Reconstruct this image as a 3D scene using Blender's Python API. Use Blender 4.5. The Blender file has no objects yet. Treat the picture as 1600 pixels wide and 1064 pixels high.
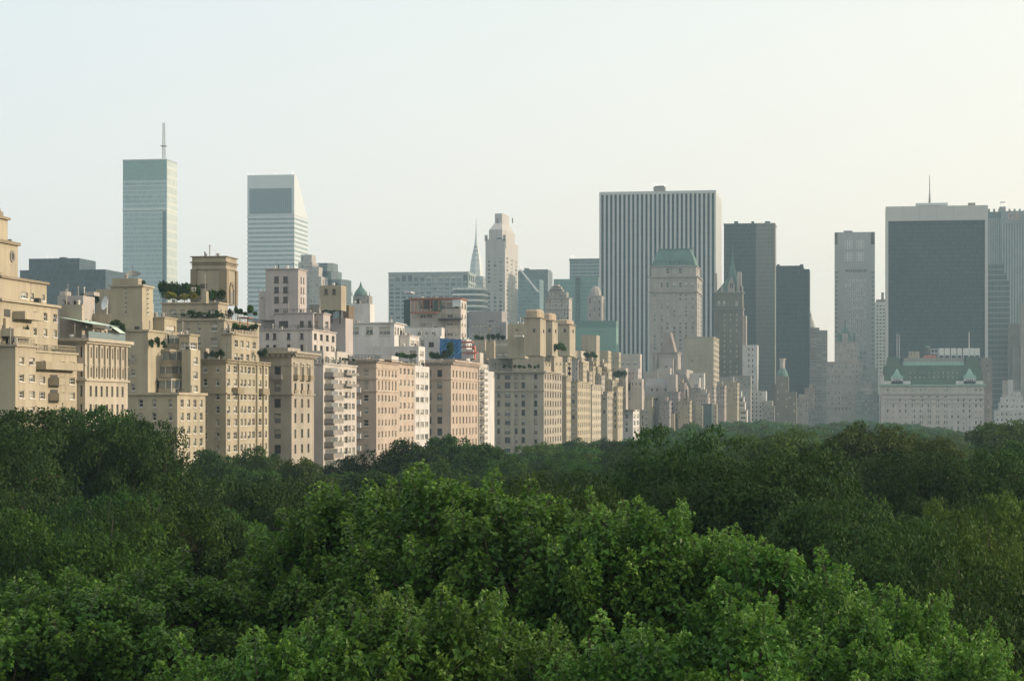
import bpy, math, random
import numpy as np
from math import sin, cos, tan, atan, radians, pi
S = bpy.context.scene
COL = S.collection
# ------------------------------------------------------------------ camera
F, CX, HY, CAMZ = 3300.0, 800.0, 640.0, 26.0        # focal length, centre and horizon in photo pixels; eye height
TH = atan(531 / F)                                   # camera is turned left of the avenue's direction (+Y)
cd = bpy.data.cameras.new('camera'); cam = bpy.data.objects.new('camera', cd); COL.objects.link(cam)
cam.location = (0, 0, CAMZ); cam.rotation_euler = (radians(90), 0, TH)
cd.sensor_width = 36; cd.lens = 36 * F / 1600; cd.shift_y = 108 / 1600
cd.clip_start = 1; cd.clip_end = 30000
S.camera = cam
# ------------------------------------------------------------------ light
SUN_EL, SUN_AZ = radians(13), radians(80)            # azimuth from +Y towards +X
S.view_settings.view_transform = 'Standard'; S.view_settings.look = 'None'
S.view_settings.exposure = 0.95; S.view_settings.gamma = 1
S.cycles.use_denoising = True; S.cycles.denoising_prefilter = 'ACCURATE'; S.cycles.max_bounces = 6; S.cycles.volume_bounces = 0; S.cycles.transparent_max_bounces = 8
W = bpy.data.worlds.new('World'); S.world = W; W.use_nodes = True
nt = W.node_tree; bg = nt.nodes['Background']; bg.inputs['Strength'].default_value = 0.12
sky = nt.nodes.new('ShaderNodeTexSky'); sky.sky_type = 'NISHITA'; sky.sun_disc = False
sky.sun_elevation = SUN_EL; sky.sun_rotation = SUN_AZ; sky.air_density = 1.0; sky.dust_density = 2.0; sky.ozone_density = 1.0
# thin high overcast: blends the clear-sky colours towards an even pale veil, cooler to the east, warmer to the west
tcw = nt.nodes.new('ShaderNodeTexCoord'); sx = nt.nodes.new('ShaderNodeSeparateXYZ'); nt.links.new(tcw.outputs['Generated'], sx.inputs[0])
mrw = nt.nodes.new('ShaderNodeMapRange'); mrw.inputs[1].default_value = -0.45; mrw.inputs[2].default_value = 0.14
nt.links.new(sx.outputs[0], mrw.inputs[0])
veil = nt.nodes.new('ShaderNodeMixRGB'); veil.inputs[1].default_value = (3.85, 4.05, 4.12, 1); veil.inputs[2].default_value = (5.1, 4.85, 4.2, 1)
nt.links.new(mrw.outputs[0], veil.inputs[0])
mrz = nt.nodes.new('ShaderNodeMapRange'); mrz.inputs[1].default_value = 0.0; mrz.inputs[2].default_value = 0.2
nt.links.new(sx.outputs[2], mrz.inputs[0])
low = nt.nodes.new('ShaderNodeMixRGB'); low.inputs[1].default_value = (1.17, 1.005, .93, 1); low.inputs[2].default_value = (0.99, 1.02, 1.03, 1)
nt.links.new(mrz.outputs[0], low.inputs[0])
vm = nt.nodes.new('ShaderNodeMixRGB'); vm.blend_type = 'MULTIPLY'; vm.inputs[0].default_value = 1
nt.links.new(veil.outputs[0], vm.inputs[1]); nt.links.new(low.outputs[0], vm.inputs[2])
sk = nt.nodes.new('ShaderNodeMixRGB'); sk.inputs[0].default_value = 0.8
nt.links.new(sky.outputs[0], sk.inputs[1]); nt.links.new(vm.outputs[0], sk.inputs[2]); nt.links.new(sk.outputs[0], bg.inputs['Color'])
sl = bpy.data.lights.new('sun', 'SUN'); sl.energy = 2.35; sl.angle = radians(0.8); sl.color = (1.0, 0.82, 0.62)
so = bpy.data.objects.new('sun', sl); COL.objects.link(so); so.location = (300, 0, 400)
so.rotation_euler = (radians(90) - SUN_EL, 0, pi - SUN_AZ)

# ------------------------------------------------------------------ pixel <-> world
WL = -113.0                                          # building line of the avenue
def ray(x): return tan(atan((x - CX) / F) - TH)
def Yof(x, X): return X / ray(x)
def Xof(x, Y): return Y * ray(x)
def dep(X, Y): return Y * cos(TH) - X * sin(TH)
def Zof(y, X, Y): return CAMZ + (HY - y) / F * dep(X, Y)
def Z_at(x, y, Y): return Zof(y, Xof(x, Y), Y)
rnd = random.Random(5)

# ------------------------------------------------------------------ materials
MAT = {}
def new_mat(key):
    m = bpy.data.materials.new(key); m.use_nodes = True; MAT[key] = m
    return m, m.node_tree, m.node_tree.nodes['Principled BSDF']
def N(t, kind, **kw):
    n = t.nodes.new(kind)
    for k, v in kw.items(): setattr(n, k, v)
    return n
def MA(t, op, a, b=None, c=None):
    n = N(t, 'ShaderNodeMath', operation=op)
    for i, v in enumerate((a, b, c)):
        if v is None: continue
        if isinstance(v, (int, float)): n.inputs[i].default_value = v
        else: t.links.new(v, n.inputs[i])
    return n.outputs[0]
def masonry(key, col, var=0.32, rough=0.9, streak=0.26):
    """wall material: mottled, rain-streaked, slightly grainy"""
    if key in MAT: return MAT[key]
    m, t, p = new_mat(key); g = N(t, 'ShaderNodeNewGeometry')
    n1 = N(t, 'ShaderNodeTexNoise'); n1.inputs['Scale'].default_value = 0.13; n1.inputs['Detail'].default_value = 5
    n2 = N(t, 'ShaderNodeTexNoise'); n2.inputs['Scale'].default_value = 1.0; n2.inputs['Detail'].default_value = 3
    mp = N(t, 'ShaderNodeMapping'); mp.inputs['Scale'].default_value = (0.9, 0.9, 0.06)
    n3 = N(t, 'ShaderNodeTexNoise'); n3.inputs['Scale'].default_value = 2.2; n3.inputs['Detail'].default_value = 6
    t.links.new(g.outputs['Position'], n1.inputs['Vector']); t.links.new(g.outputs['Position'], mp.inputs[0])
    t.links.new(mp.outputs[0], n2.inputs['Vector']); t.links.new(g.outputs['Position'], n3.inputs['Vector'])
    s = MA(t, 'MULTIPLY_ADD', n1.outputs[0], var * 2, 1 - var)
    s = MA(t, 'ADD', s, MA(t, 'MULTIPLY_ADD', n2.outputs[0], streak * 2, -streak))
    s = MA(t, 'ADD', s, MA(t, 'MULTIPLY_ADD', n3.outputs[0], 0.14, -0.07))
    mx = N(t, 'ShaderNodeMixRGB', blend_type='MULTIPLY'); mx.inputs[0].default_value = 1; mx.inputs[1].default_value = (*[c * .68 for c in col], 1)
    cc = N(t, 'ShaderNodeCombineXYZ')
    for i in range(3): t.links.new(s, cc.inputs[i])
    t.links.new(cc.outputs[0], mx.inputs[2]); t.links.new(mx.outputs[0], p.inputs['Base Color'])
    p.inputs['Roughness'].default_value = rough; p.inputs['Specular IOR Level'].default_value = 0.25
    return m
def plain(key, col, rough=0.6, metal=0.0, spec=0.5):
    if key in MAT: return MAT[key]
    m, t, p = new_mat(key); g = N(t, 'ShaderNodeNewGeometry')
    n1 = N(t, 'ShaderNodeTexNoise'); n1.inputs['Scale'].default_value = 0.8; n1.inputs['Detail'].default_value = 4
    t.links.new(g.outputs['Position'], n1.inputs['Vector'])
    mx = N(t, 'ShaderNodeMixRGB'); mx.inputs[1].default_value = (*[c * 0.8 for c in col], 1); mx.inputs[2].default_value = (*[min(1, c * 1.18) for c in col], 1)
    t.links.new(n1.outputs[0], mx.inputs[0]); t.links.new(mx.outputs[0], p.inputs['Base Color'])
    p.inputs['Roughness'].default_value = rough; p.inputs['Metallic'].default_value = metal; p.inputs['Specular IOR Level'].default_value = spec
    return m
def curtain(key, glass, span, fl, bay, sp=0.3, mu=0.12, var=0.5, rough=0.25, spec=0.5):
    """glazed curtain wall: storeys fl metres, bays bay metres, spandrel share sp, mullion share mu"""
    if key in MAT: return MAT[key]
    m, t, p = new_mat(key); g = N(t, 'ShaderNodeNewGeometry'); s = N(t, 'ShaderNodeSeparateXYZ'); t.links.new(g.outputs['Position'], s.inputs[0])
    u = MA(t, 'DIVIDE', MA(t, 'ADD', s.outputs[0], s.outputs[1]), bay); v = MA(t, 'DIVIDE', s.outputs[2], fl)
    mask = MA(t, 'MAXIMUM', MA(t, 'LESS_THAN', MA(t, 'FRACT', v), sp), MA(t, 'LESS_THAN', MA(t, 'FRACT', u), mu))
    c = N(t, 'ShaderNodeCombineXYZ'); t.links.new(MA(t, 'FLOOR', u), c.inputs[0]); t.links.new(MA(t, 'FLOOR', v), c.inputs[1])
    wn = N(t, 'ShaderNodeTexWhiteNoise', noise_dimensions='2D'); t.links.new(c.outputs[0], wn.inputs['Vector'])
    n1 = N(t, 'ShaderNodeTexNoise'); n1.inputs['Scale'].default_value = 0.03; t.links.new(g.outputs['Position'], n1.inputs['Vector'])
    f = MA(t, 'ADD', MA(t, 'MULTIPLY_ADD', wn.outputs[0], var, 1 - var / 2), MA(t, 'MULTIPLY_ADD', n1.outputs[0], 0.5, -0.25))
    mg = N(t, 'ShaderNodeMixRGB', blend_type='MULTIPLY'); mg.inputs[0].default_value = 1; mg.inputs[1].default_value = (*glass, 1)
    c2 = N(t, 'ShaderNodeCombineXYZ')
    for i in range(3): t.links.new(f, c2.inputs[i])
    t.links.new(c2.outputs[0], mg.inputs[2])
    mx = N(t, 'ShaderNodeMixRGB'); t.links.new(mask, mx.inputs[0]); t.links.new(mg.outputs[0], mx.inputs[1]); mx.inputs[2].default_value = (*span, 1)
    t.links.new(mx.outputs[0], p.inputs['Base Color']); p.inputs['Roughness'].default_value = rough; p.inputs['Specular IOR Level'].default_value = spec
    return m
def glassm(key, col, rough=0.12):
    if key in MAT: return MAT[key]
    m, t, p = new_mat(key); p.inputs['Base Color'].default_value = (*col, 1); p.inputs['Roughness'].default_value = rough
    p.inputs['Specular IOR Level'].default_value = 0.6
    return m
def leafmat(key, c1, c2, trans=0.3, spec=0.08, rough=0.55, rnd_=0.38, tip=None):
    if key in MAT: return MAT[key]
    m, t, p = new_mat(key); g = N(t, 'ShaderNodeNewGeometry'); oi = N(t, 'ShaderNodeObjectInfo')
    n1 = N(t, 'ShaderNodeTexNoise'); n1.inputs['Scale'].default_value = 0.45; n1.inputs['Detail'].default_value = 3
    t.links.new(g.outputs['Position'], n1.inputs['Vector'])
    f = MA(t, 'ADD', MA(t, 'MULTIPLY', g.outputs['Random Per Island'], rnd_), MA(t, 'MULTIPLY_ADD', n1.outputs[0], 1.5, -0.45))
    mx = N(t, 'ShaderNodeMixRGB'); mx.use_clamp = True; t.links.new(f, mx.inputs[0]); mx.inputs[1].default_value = (*c1, 1); mx.inputs[2].default_value = (*c2, 1)
    if tip:              # young leaves at the shoot tips are yellower
        at = N(t, 'ShaderNodeAttribute', attribute_name='young'); m2 = N(t, 'ShaderNodeMixRGB'); t.links.new(at.outputs['Fac'], m2.inputs[0])
        t.links.new(mx.outputs[0], m2.inputs[1]); m2.inputs[2].default_value = (*tip, 1); mx = m2
    hs = N(t, 'ShaderNodeHueSaturation'); t.links.new(mx.outputs[0], hs.inputs['Color'])
    t.links.new(MA(t, 'MULTIPLY_ADD', oi.outputs['Random'], 0.01 if tip else 0.03, 0.497 if tip else 0.483), hs.inputs['Hue'])
    t.links.new(MA(t, 'MULTIPLY_ADD', oi.outputs['Random'], 0.35 if tip else 0.75, 0.85 if tip else 0.68), hs.inputs['Value'])
    t.links.new(hs.outputs[0], p.inputs['Base Color']); p.inputs['Roughness'].default_value = rough; p.inputs['Specular IOR Level'].default_value = spec
    tr = N(t, 'ShaderNodeBsdfTranslucent'); t.links.new(hs.outputs[0], tr.inputs['Color'])
    ms = N(t, 'ShaderNodeMixShader'); ms.inputs[0].default_value = trans
    t.links.new(p.outputs[0], ms.inputs[1]); t.links.new(tr.outputs[0], ms.inputs[2]); t.links.new(ms.outputs[0], t.nodes['Material Output'].inputs[0])
    return m
GLS = [glassm('window glass dark', (0.03, 0.035, 0.04)), glassm('window glass grey', (0.15, 0.16, 0.16)),
       glassm('window glass blinds', (0.30, 0.29, 0.25), 0.35), glassm('window glass green', (0.05, 0.075, 0.07))]
FRM = plain('window frame paint', (0.58, 0.56, 0.50)); FRD = plain('dark window frame', (0.06, 0.055, 0.05))
BLIND = plain('window blind', (0.46, 0.44, 0.38), 0.8)
FRW = plain('white paint', (0.72, 0.72, 0.68)); RAIL = plain('dark iron', (0.05, 0.05, 0.05)); STEEL = plain('pale steel', (0.45, 0.47, 0.48), 0.4, 0.5)
COPPER = masonry('green copper', (0.15, 0.25, 0.22), 0.35, streak=.32); COPPER2 = masonry('pale verdigris', (0.36, 0.58, 0.50), 0.2); ROOFM = masonry('roof tar', (0.12, 0.115, 0.11)); ACM = plain('air conditioner metal', (0.30, 0.28, 0.24))
BARK = masonry('bark', (0.13, 0.10, 0.075), 0.3)

# ------------------------------------------------------------------ mesh builder
class MB:
    def __init__(s): s.v = []; s.f = []; s.m = []
    def poly(s, pts, mi=0):
        n = len(s.v); s.v += [tuple(p) for p in pts]; s.f.append(tuple(range(n, n + len(pts)))); s.m.append(mi)
    def prism(s, pts, z0, z1, mi=0, top=None, cap=True):
        """pts: xy outline counter-clockwise; top: optional outline at z1"""
        top = top or pts; n = len(s.v); k = len(pts)
        s.v += [(x, y, z0) for x, y in pts] + [(x, y, z1) for x, y in top]
        for i in range(k): j = (i + 1) % k; s.f.append((n + i, n + j, n + k + j, n + k + i)); s.m.append(mi)
        if cap: s.f.append(tuple(range(n + k, n + 2 * k))); s.m.append(mi)
        s.f.append(tuple(range(n + k - 1, n - 1, -1))); s.m.append(mi)
    def box(s, x0, x1, y0, y1, z0, z1, mi=0): s.prism([(x0, y0), (x1, y0), (x1, y1), (x0, y1)], z0, z1, mi)
    def ngon(s, cx, cy, r, k, z0, z1, mi=0, r1=None, rot=0.0):
        r1 = r if r1 is None else max(r1, 0.02)
        a = [rot + 2 * pi * i / k for i in range(k)]
        s.prism([(cx + r * cos(t), cy + r * sin(t)) for t in a], z0, z1, mi, [(cx + r1 * cos(t), cy + r1 * sin(t)) for t in a])
    def lathe(s, cx, cy, prof, k=16, mi=0):
        for (r0, z0), (r1, z1) in zip(prof, prof[1:]): s.ngon(cx, cy, r0, k, z0, z1, mi, r1)
    def tube(s, a, b, r0, r1, k=6, mi=0):
        a = np.array(a, float); b = np.array(b, float); d = b - a; L = np.linalg.norm(d)
        if L < 1e-6: return
        d /= L; u = np.cross(d, (0, 0, 1)); u = u / np.linalg.norm(u) if np.linalg.norm(u) > 1e-3 else np.array((1., 0, 0)); w = np.cross(d, u)
        n = len(s.v)
        for p, r in ((a, r0), (b, r1)):
            for i in range(k): s.v.append(tuple(p + r * (cos(2 * pi * i / k) * u + sin(2 * pi * i / k) * w)))
        for i in range(k): j = (i + 1) % k; s.f.append((n + i, n + j, n + k + j, n + k + i)); s.m.append(mi)
    def build(s, name, mats, parent=None, loc=None):
        me = bpy.data.meshes.new(name); o = bpy.data.objects.new(name, me); COL.objects.link(o)
        if loc is None: loc = tuple(parent.location) if parent is not None and parent.parent is None else (0, 0, 0)
        if parent is not None and parent.parent is not None:
            q = parent
            while q.parent is not None: loc = tuple(loc[i] + q.location[i] for i in range(3)); q = q.parent
            loc = tuple(loc[i] + q.location[i] for i in range(3))
        me.from_pydata([(x - loc[0], y - loc[1], z - loc[2]) for x, y, z in s.v], [], s.f)
        if not isinstance(mats, (list, tuple)): mats = [mats]
        for m in mats: me.materials.append(m)
        me.polygons.foreach_set('material_index', s.m); me.update()
        if parent is not None: o.parent = parent
        else: o.location = loc
        return o
def tag(o, label=None, cat=None, group=None, kind=None):
    if label: o['label'] = label
    if cat: o['category'] = cat
    if group: o['group'] = group
    if kind: o['kind'] = kind
    return o
def empty(name, loc, label, cat, group=None):
    o = bpy.data.objects.new(name, None); o.empty_display_size = 0.5; COL.objects.link(o); o.location = loc
    return tag(o, label, cat, group)
def copy_tree(o, parent=None):
    c = o.copy(); COL.objects.link(c)
    if parent is not None: c.parent = parent
    for ch in list(o.children):
        copy_tree(ch, c)
    return c

# ------------------------------------------------------------------ windows
WMESH = {}
def wmesh(w, h, style, gi, what):
    """shared window meshes: x along the wall, z up from the sill, -y outward"""
    key = (round(w, 1), round(h, 1), style, gi, what)
    if key in WMESH: return WMESH[key]
    mb = MB(); fr = FRM
    if what in ('pane', 'flat'):
        mb.poly([(-w / 2, 0, 0), (w / 2, 0, 0), (w / 2, 0, h), (-w / 2, 0, h)])
    if what in ('pane', 'flat') and gi in (1, 3): e = h * (.55, .35)[gi == 3]; mb.poly([(-w / 2, -.01, h - e), (w / 2, -.01, h - e), (w / 2, -.01, h), (-w / 2, -.01, h)], 1 if what == 'pane' else 2)
    if what in ('frame', 'flat'):
        k = 0 if what == 'frame' else 1
        f = 0.09 if what == 'frame' else (w * .2 if style == 'bright' else min(0.14, w * 0.08))
        fr = {'sash': FRM, 'white': FRW, 'dark': FRD, 'wide': FRM, 'plain': FRM, 'bright': FRW}[style]
        for a in ((-w / 2, -w / 2 + f, 0, h), (w / 2 - f, w / 2, 0, h), (-w / 2, w / 2, 0, f), (-w / 2, w / 2, h - f, h)):
            mb.box(a[0], a[1], -0.06, 0.0 - 0.004 * 0, a[2], a[3], k)
        if style in ('sash', 'white', 'dark'): mb.box(-w / 2 + f, w / 2 - f, -0.05, -0.002, h * 0.5 - f / 2, h * 0.5 + f / 2, k)
        if style == 'wide' or w > h * 1.1:
            n = max(2, int(round(w / 1.1)))
            for i in range(1, n): x = -w / 2 + w * i / n; mb.box(x - f / 2, x + f / 2, -0.052, -0.003, f, h - f, k)
        if what == 'frame': mb.box(-w / 2 - 0.1, w / 2 + 0.1, -0.42, 0, -0.16, 0, k)
    if what == 'ac':
        mb.box(-0.36, 0.36, -0.62, -0.05, 0.05, 0.5)
    me = bpy.data.meshes.new({'pane': 'pane', 'flat': 'window', 'frame': 'window', 'ac': 'air_conditioner'}[what])
    me.from_pydata(mb.v, [], mb.f)
    for m in {'pane': [GLS[gi], BLIND], 'flat': [GLS[gi], fr, BLIND], 'frame': [fr], 'ac': [ACM]}[what]: me.materials.append(m)
    me.polygons.foreach_set('material_index', mb.m); me.update()
    WMESH[key] = me
    return me

class Bld:
    """one building: an Empty with wall, roof, cornice, window (> pane) ... children"""
    def __init__(s, name, label, mats, loc, cat=None, near=False, glass=(0.34, 0.32, 0.16, 0.18), cap=100):
        s.root = empty(name, (loc[0], loc[1], 0), label, cat or name.replace('_', ' '))
        s.mats = mats if isinstance(mats, list) else [mats]
        s.wall = MB(); s.parts = {}; s.wins = []; s.near = near; s.glass = glass; s.cap = cap; s.bls = []
    def part(s, name, mats):
        """a further part collected in its own mesh"""
        k = (name, len(s.parts)); mb = MB(); s.parts[k] = (mb, mats); return mb
    def face(s, ox, oy, ux, uy, w, z0, z1, holes, d=0.3, mi=0, style='sash', wl=None):
        nx, ny = uy, -ux; mb = s.wall
        us = sorted({0.0, w} | {h[0] for h in holes} | {h[1] for h in holes}); zs = sorted({z0, z1} | {h[2] for h in holes} | {h[3] for h in holes})
        ui = {u: i for i, u in enumerate(us)}; zi = {z: i for i, z in enumerate(zs)}
        occ = np.zeros((len(zs), len(us)), bool)
        for h in holes: occ[zi[h[2]]:zi[h[3]], ui[h[0]]:ui[h[1]]] = True
        P = lambda u, z, q=0.0: (ox + ux * u - nx * q, oy + uy * u - ny * q, z)
        for j in range(len(zs) - 1):
            i = 0
            while i < len(us) - 1:
                if occ[j, i]: i += 1; continue
                k = i
                while k < len(us) - 1 and not occ[j, k]: k += 1
                mb.poly([P(us[i], zs[j]), P(us[k], zs[j]), P(us[k], zs[j + 1]), P(us[i], zs[j + 1])], mi); i = k
        for h in holes:
            a, b, c, e = h[:4]; st = h[4] if len(h) > 4 else style
            mb.poly([P(a, c), P(b, c), P(b, c, d), P(a, c, d)], mi); mb.poly([P(a, e, d), P(b, e, d), P(b, e), P(a, e)], mi)
            mb.poly([P(a, c), P(a, c, d), P(a, e, d), P(a, e)], mi); mb.poly([P(b, c, d), P(b, c), P(b, e), P(b, e, d)], mi)
            x, y, z = P((a + b) / 2, c, d)
            s.wins.append((x, y, z, b - a, e - c, math.atan2(uy, ux), st))
    def block(s, x0, x1, yt, Y=None, sb=0.0, xr=None, dp=20.0, yb=None, zb=0.0, n=None, w=None, rows=(), d=0.3, mi=0, style='sash', wd=None,
              rw=None, cols=None):
        """box block from photo measures. x0..x1 north face, xr far end of the west face. n: [(x,width)..] or (count, fill) ; w: (count, fill)"""
        if Y is None: X1 = WL - sb; Y = Yof(x1, X1)
        X1 = Xof(x1, Y)
        X0 = X1 - wd if wd else Xof(x0, Y)
        Y1 = Yof(xr, X1) if xr else Y + dp
        zt = Zof(yt, X1, Y); z0 = zb if yb is None else Zof(yb, X1, Y); sc = dep(X1, Y) / F
        W_ = X1 - X0; L = Y1 - Y
        def zr(rows): return [(max(z0 + .05, Zof(r[0] + r[1] / 2, X1, Y)), min(zt - .05, Zof(r[0] - r[1] / 2, X1, Y))) + ((r[2],) if len(r) > 2 else ()) for r in rows]
        hn = []; hw = []
        R = [r for r in zr(rows) if r[0] > z0 and r[1] < zt and r[1] > r[0]]
        RW = R if rw is None else [r for r in zr(rw) if r[1] > r[0]]
        def even(spec, L):
            c, fill = spec[:2]; m = spec[2] if len(spec) > 2 else 0.0
            st = (L - 2 * m) / c; return [(m + st * (i + .5) - st * fill / 2, m + st * (i + .5) + st * fill / 2) for i in range(c)]
        if n:
            cs = even(n, W_) if isinstance(n, tuple) else [(Xof(a - b / 2, Y) - X0, Xof(a + b / 2, Y) - X0) for a, b in n]
            hn = [(a, b, r[0], r[1]) + r[2:] for a, b in cs for r in R if a > 0.02 and b < W_ - 0.02]
        if w:
            cs = even(w, L) if isinstance(w, tuple) else [(Yof(a - b / 2, X1) - Y, Yof(a + b / 2, X1) - Y) for a, b in w]
            hw = [(a, b, r[0], r[1]) + r[2:] for a, b in cs for r in RW if a > 0.02 and b < L - 0.02]
        s.face(X0, Y, 1, 0, W_, z0, zt, hn, d, mi, style); s.face(X1, Y, 0, 1, L, z0, zt, hw, d, mi, style)
        mb = s.wall
        mb.poly([(X1, Y1, z0), (X0, Y1, z0), (X0, Y1, zt), (X1, Y1, zt)], mi); mb.poly([(X0, Y1, z0), (X0, Y, z0), (X0, Y, zt), (X0, Y1, zt)], mi)
        if 'roof' not in s.__dict__: s.roof = MB()
        s.roof.poly([(X0, Y, zt - .004), (X1, Y, zt - .004), (X1, Y1, zt - .004), (X0, Y1, zt - .004)])
        if z0 > 0.1: mb.poly([(X0, Y1, z0), (X1, Y1, z0), (X1, Y, z0), (X0, Y, z0)], mi)
        B = dict(X0=X0, X1=X1, Y0=Y, Y1=Y1, z0=z0, zt=zt, sc=sc); s.bls.append(B); return B
    def trim(s, B, y, h, pr, name='cornice', mat=None, mi=0):
        """projecting band round block B, top at photo y, h pixels high, pr metres proud"""
        z1 = Zof(y, B['X1'], B['Y0']); z0 = z1 - h * B['sc']
        mb = s.part(name, mat or s.mats); q = 0.02
        mb.box(B['X0'] - pr, B['X1'] + pr, B['Y0'] - pr, B['Y0'] + q, z0, z1, mi); mb.box(B['X1'] - q, B['X1'] + pr, B['Y0'] + q, B['Y1'] + pr * .5, z0, z1, mi)
        return mb
    def dentils(s, B, y, h, pr, step, mb):
        z1 = Zof(y, B['X1'], B['Y0']); z0 = z1 - h * B['sc']; x = B['X0'] + .3
        while x < B['X1'] - .3: mb.box(x, x + step * .5, B['Y0'] - pr, B['Y0'] - .021, z0, z1); x += step
        yy = B['Y0'] + .3
        while yy < B['Y1'] - .3: mb.box(B['X1'] + .021, B['X1'] + pr, yy, yy + step * .5, z0, z1); yy += step
    def pbox(s, x0, x1, yt, yb, Y, d, name='rooftop_block', mat=None, mb=None, mi=0):
        """box by photo pixels at distance Y, d metres deep"""
        own = mb is None
        mb = mb or s.part(name, mat or s.mats)
        X0, X1 = Xof(x0, Y), Xof(x1, Y); mb.box(X0, X1, Y, Y + d, Zof(yb, X1, Y), Zof(yt, X1, Y), mi); return mb
    def railing(s, B, y, h=1.1, mat=None, faces='nw', step=1.5, off=-0.15, name='railing'):
        mb = s.part(name, mat or RAIL); z = Zof(y, B['X1'], B['Y0']) if y is not None else B['zt']
        X0, X1, Y0, Y1 = B['X0'], B['X1'] + off, B['Y0'] - off, B['Y1']
        if 'n' in faces:
            mb.box(X0, X1, Y0, Y0 + .06, z + h - .08, z + h); mb.box(X0, X1, Y0, Y0 + .05, z + h * .5, z + h * .5 + .05); x = X0
            while x < X1: mb.box(x, x + .07, Y0 + .005, Y0 + .065, z, z + h - .08); x += step
        if 'w' in faces:
            mb.box(X1 - .06, X1, Y0 + .06, Y1, z + h - .08, z + h); mb.box(X1 - .05, X1, Y0 + .06, Y1, z + h * .5, z + h * .5 + .05); yy = Y0 + .1
            while yy < Y1: mb.box(X1 - .065, X1 - .005, yy, yy + .07, z, z + h - .08); yy += step
    def balcony(s, B, xa, xb, y, face='w', pr=1.5, h=1.0, solid=True, mat=None):
        z = Zof(y, B['X1'], B['Y0']); mb = s.part('balcony', mat or s.mats)
        if face == 'w':
            a, b = Yof(xa, B['X1']), Yof(xb, B['X1']); X = B['X1'] + .002
            mb.box(X, X + pr, a, b, z - .2, z)
            if solid: mb.box(X + pr - .12, X + pr, a, b, z, z + h); mb.box(X, X + pr - .12, a, a + .12, z, z + h); mb.box(X, X + pr - .12, b - .12, b, z, z + h)
            else:
                for t in (0.5, 1.0): mb.box(X + pr - .06, X + pr, a, b, z + h * t - .06, z + h * t); mb.box(X, X + pr, a, a + .06, z + h * t - .06, z + h * t)
                q = a
                while q < b: mb.box(X + pr - .05, X + pr - .01, q, q + .05, z, z + h); q += .5
        else:
            a, b = Xof(xa, B['Y0']), Xof(xb, B['Y0']); Yy = B['Y0'] - .002
            mb.box(a, b, Yy - pr, Yy, z - .2, z); mb.box(a, b, Yy - pr, Yy - pr + .12, z, z + h)
            mb.box(a, a + .12, Yy - pr + .12, Yy, z, z + h); mb.box(b - .12, b, Yy - pr + .12, Yy, z, z + h)
    def done(s):
        r = s.root; L = r.location
        if s.wall.f: s.wall.build('wall', s.mats, r)
        if 'roof' in s.__dict__: s.roof.build('roof', ROOFM, r)
        for (name, _), (mb, mats) in s.parts.items():
            if mb.f: mb.build(name, mats, r)
        if s.near:
            for B in s.bls:
                for k in range(int(3 + (B['X1'] - B['X0'] + B['Y1'] - B['Y0']) / 7)):
                    north = rnd.random() < .5; e = rnd.uniform(.5, 2.4); h = rnd.choice((.5, .8, 1.1, 1.6, 2.2)); w_ = rnd.uniform(.15, .9)
                    x = rnd.uniform(B['X0'] + .5, B['X1'] - .9) if north else B['X1'] - e - w_; y = B['Y0'] + e if north else rnd.uniform(B['Y0'] + .5, max(B['Y0'] + .6, B['Y1'] - 1))
                    t = rnd.randrange(4); m2 = MB(); z = B['zt']
                    if t == 0: m2.tube((x, y, z), (x, y, z + h), .1, .1, 6); m2.ngon(x, y, .2, 8, z + h, z + h + .25, 0, .12)
                    elif t == 1: m2.box(x, x + w_, y, y + w_, z, z + h * .6); m2.box(x - .06, x + w_ + .06, y - .06, y + w_ + .06, z + h * .6, z + h * .6 + .1)
                    elif t == 2: m2.tube((x, y, z), (x, y, z + h * 1.6), .035, .02, 4); m2.tube((x - .4, y, z + h * 1.3), (x + .4, y, z + h * 1.3), .02, .02, 3)
                    else: m2.ngon(x, y, .3, 8, z, z + .5); m2.ngon(x, y, .42, 8, z + .5, z + .8, 0, .3)
                    m2.build(('vent_pipe', 'roof_vent', 'aerial', 'fan_vent')[t], (ACM, ROOFM, RAIL, ACM)[t] if rnd.random() < .7 else FRM, r)
        ws = sorted(s.wins, key=lambda q: (q[1] * q[1] + q[0] * q[0]) ** .5 - q[3] * q[4] * 6 - q[2])
        rest = MB(); rest2 = []
        for i, (x, y, z, w, h, a, st) in enumerate(ws):
            gi = rnd.choices((0, 1, 2, 3), s.glass)[0]
            if i < s.cap:
                o = bpy.data.objects.new('window', wmesh(w, h, st, gi, 'frame' if s.near else 'flat'))
                COL.objects.link(o); o.parent = r; o.location = (x - L[0], y - L[1], z); o.rotation_euler = (0, 0, a)
                me = o.data; o.scale = (w / round(w, 1) if round(w, 1) > 0 else 1, 1, h / round(h, 1) if round(h, 1) > 0 else 1)
                if s.near:
                    p = bpy.data.objects.new('pane', wmesh(w, h, st, gi, 'pane')); COL.objects.link(p); p.parent = o
                    if w < 2.2 and st in ('sash', 'wide') and rnd.random() < .22:
                        c = bpy.data.objects.new('air_conditioner', wmesh(0, 0, st, 0, 'ac')); COL.objects.link(c); c.parent = o
            else:
                ca, sa = cos(a), sin(a)
                q = lambda u, v, e=0.0: (x + ca * u + sa * e, y + sa * u - ca * e, z + v)
                rest.poly([q(-w / 2, 0), q(w / 2, 0), q(w / 2, h), q(-w / 2, h)], gi)
                if h > w: rest.poly([q(-w / 2, h * .48, .03), q(w / 2, h * .48, .03), q(w / 2, h * .53, .03), q(-w / 2, h * .53, .03)], 4)
        if rest.f: rest.build('window', GLS + [FRM], r)['kind'] = 'stuff'
        return r
def RR(y0, st, n, h, *a): return [(y0 + st * i, h) + a for i in range(n)]
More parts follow.
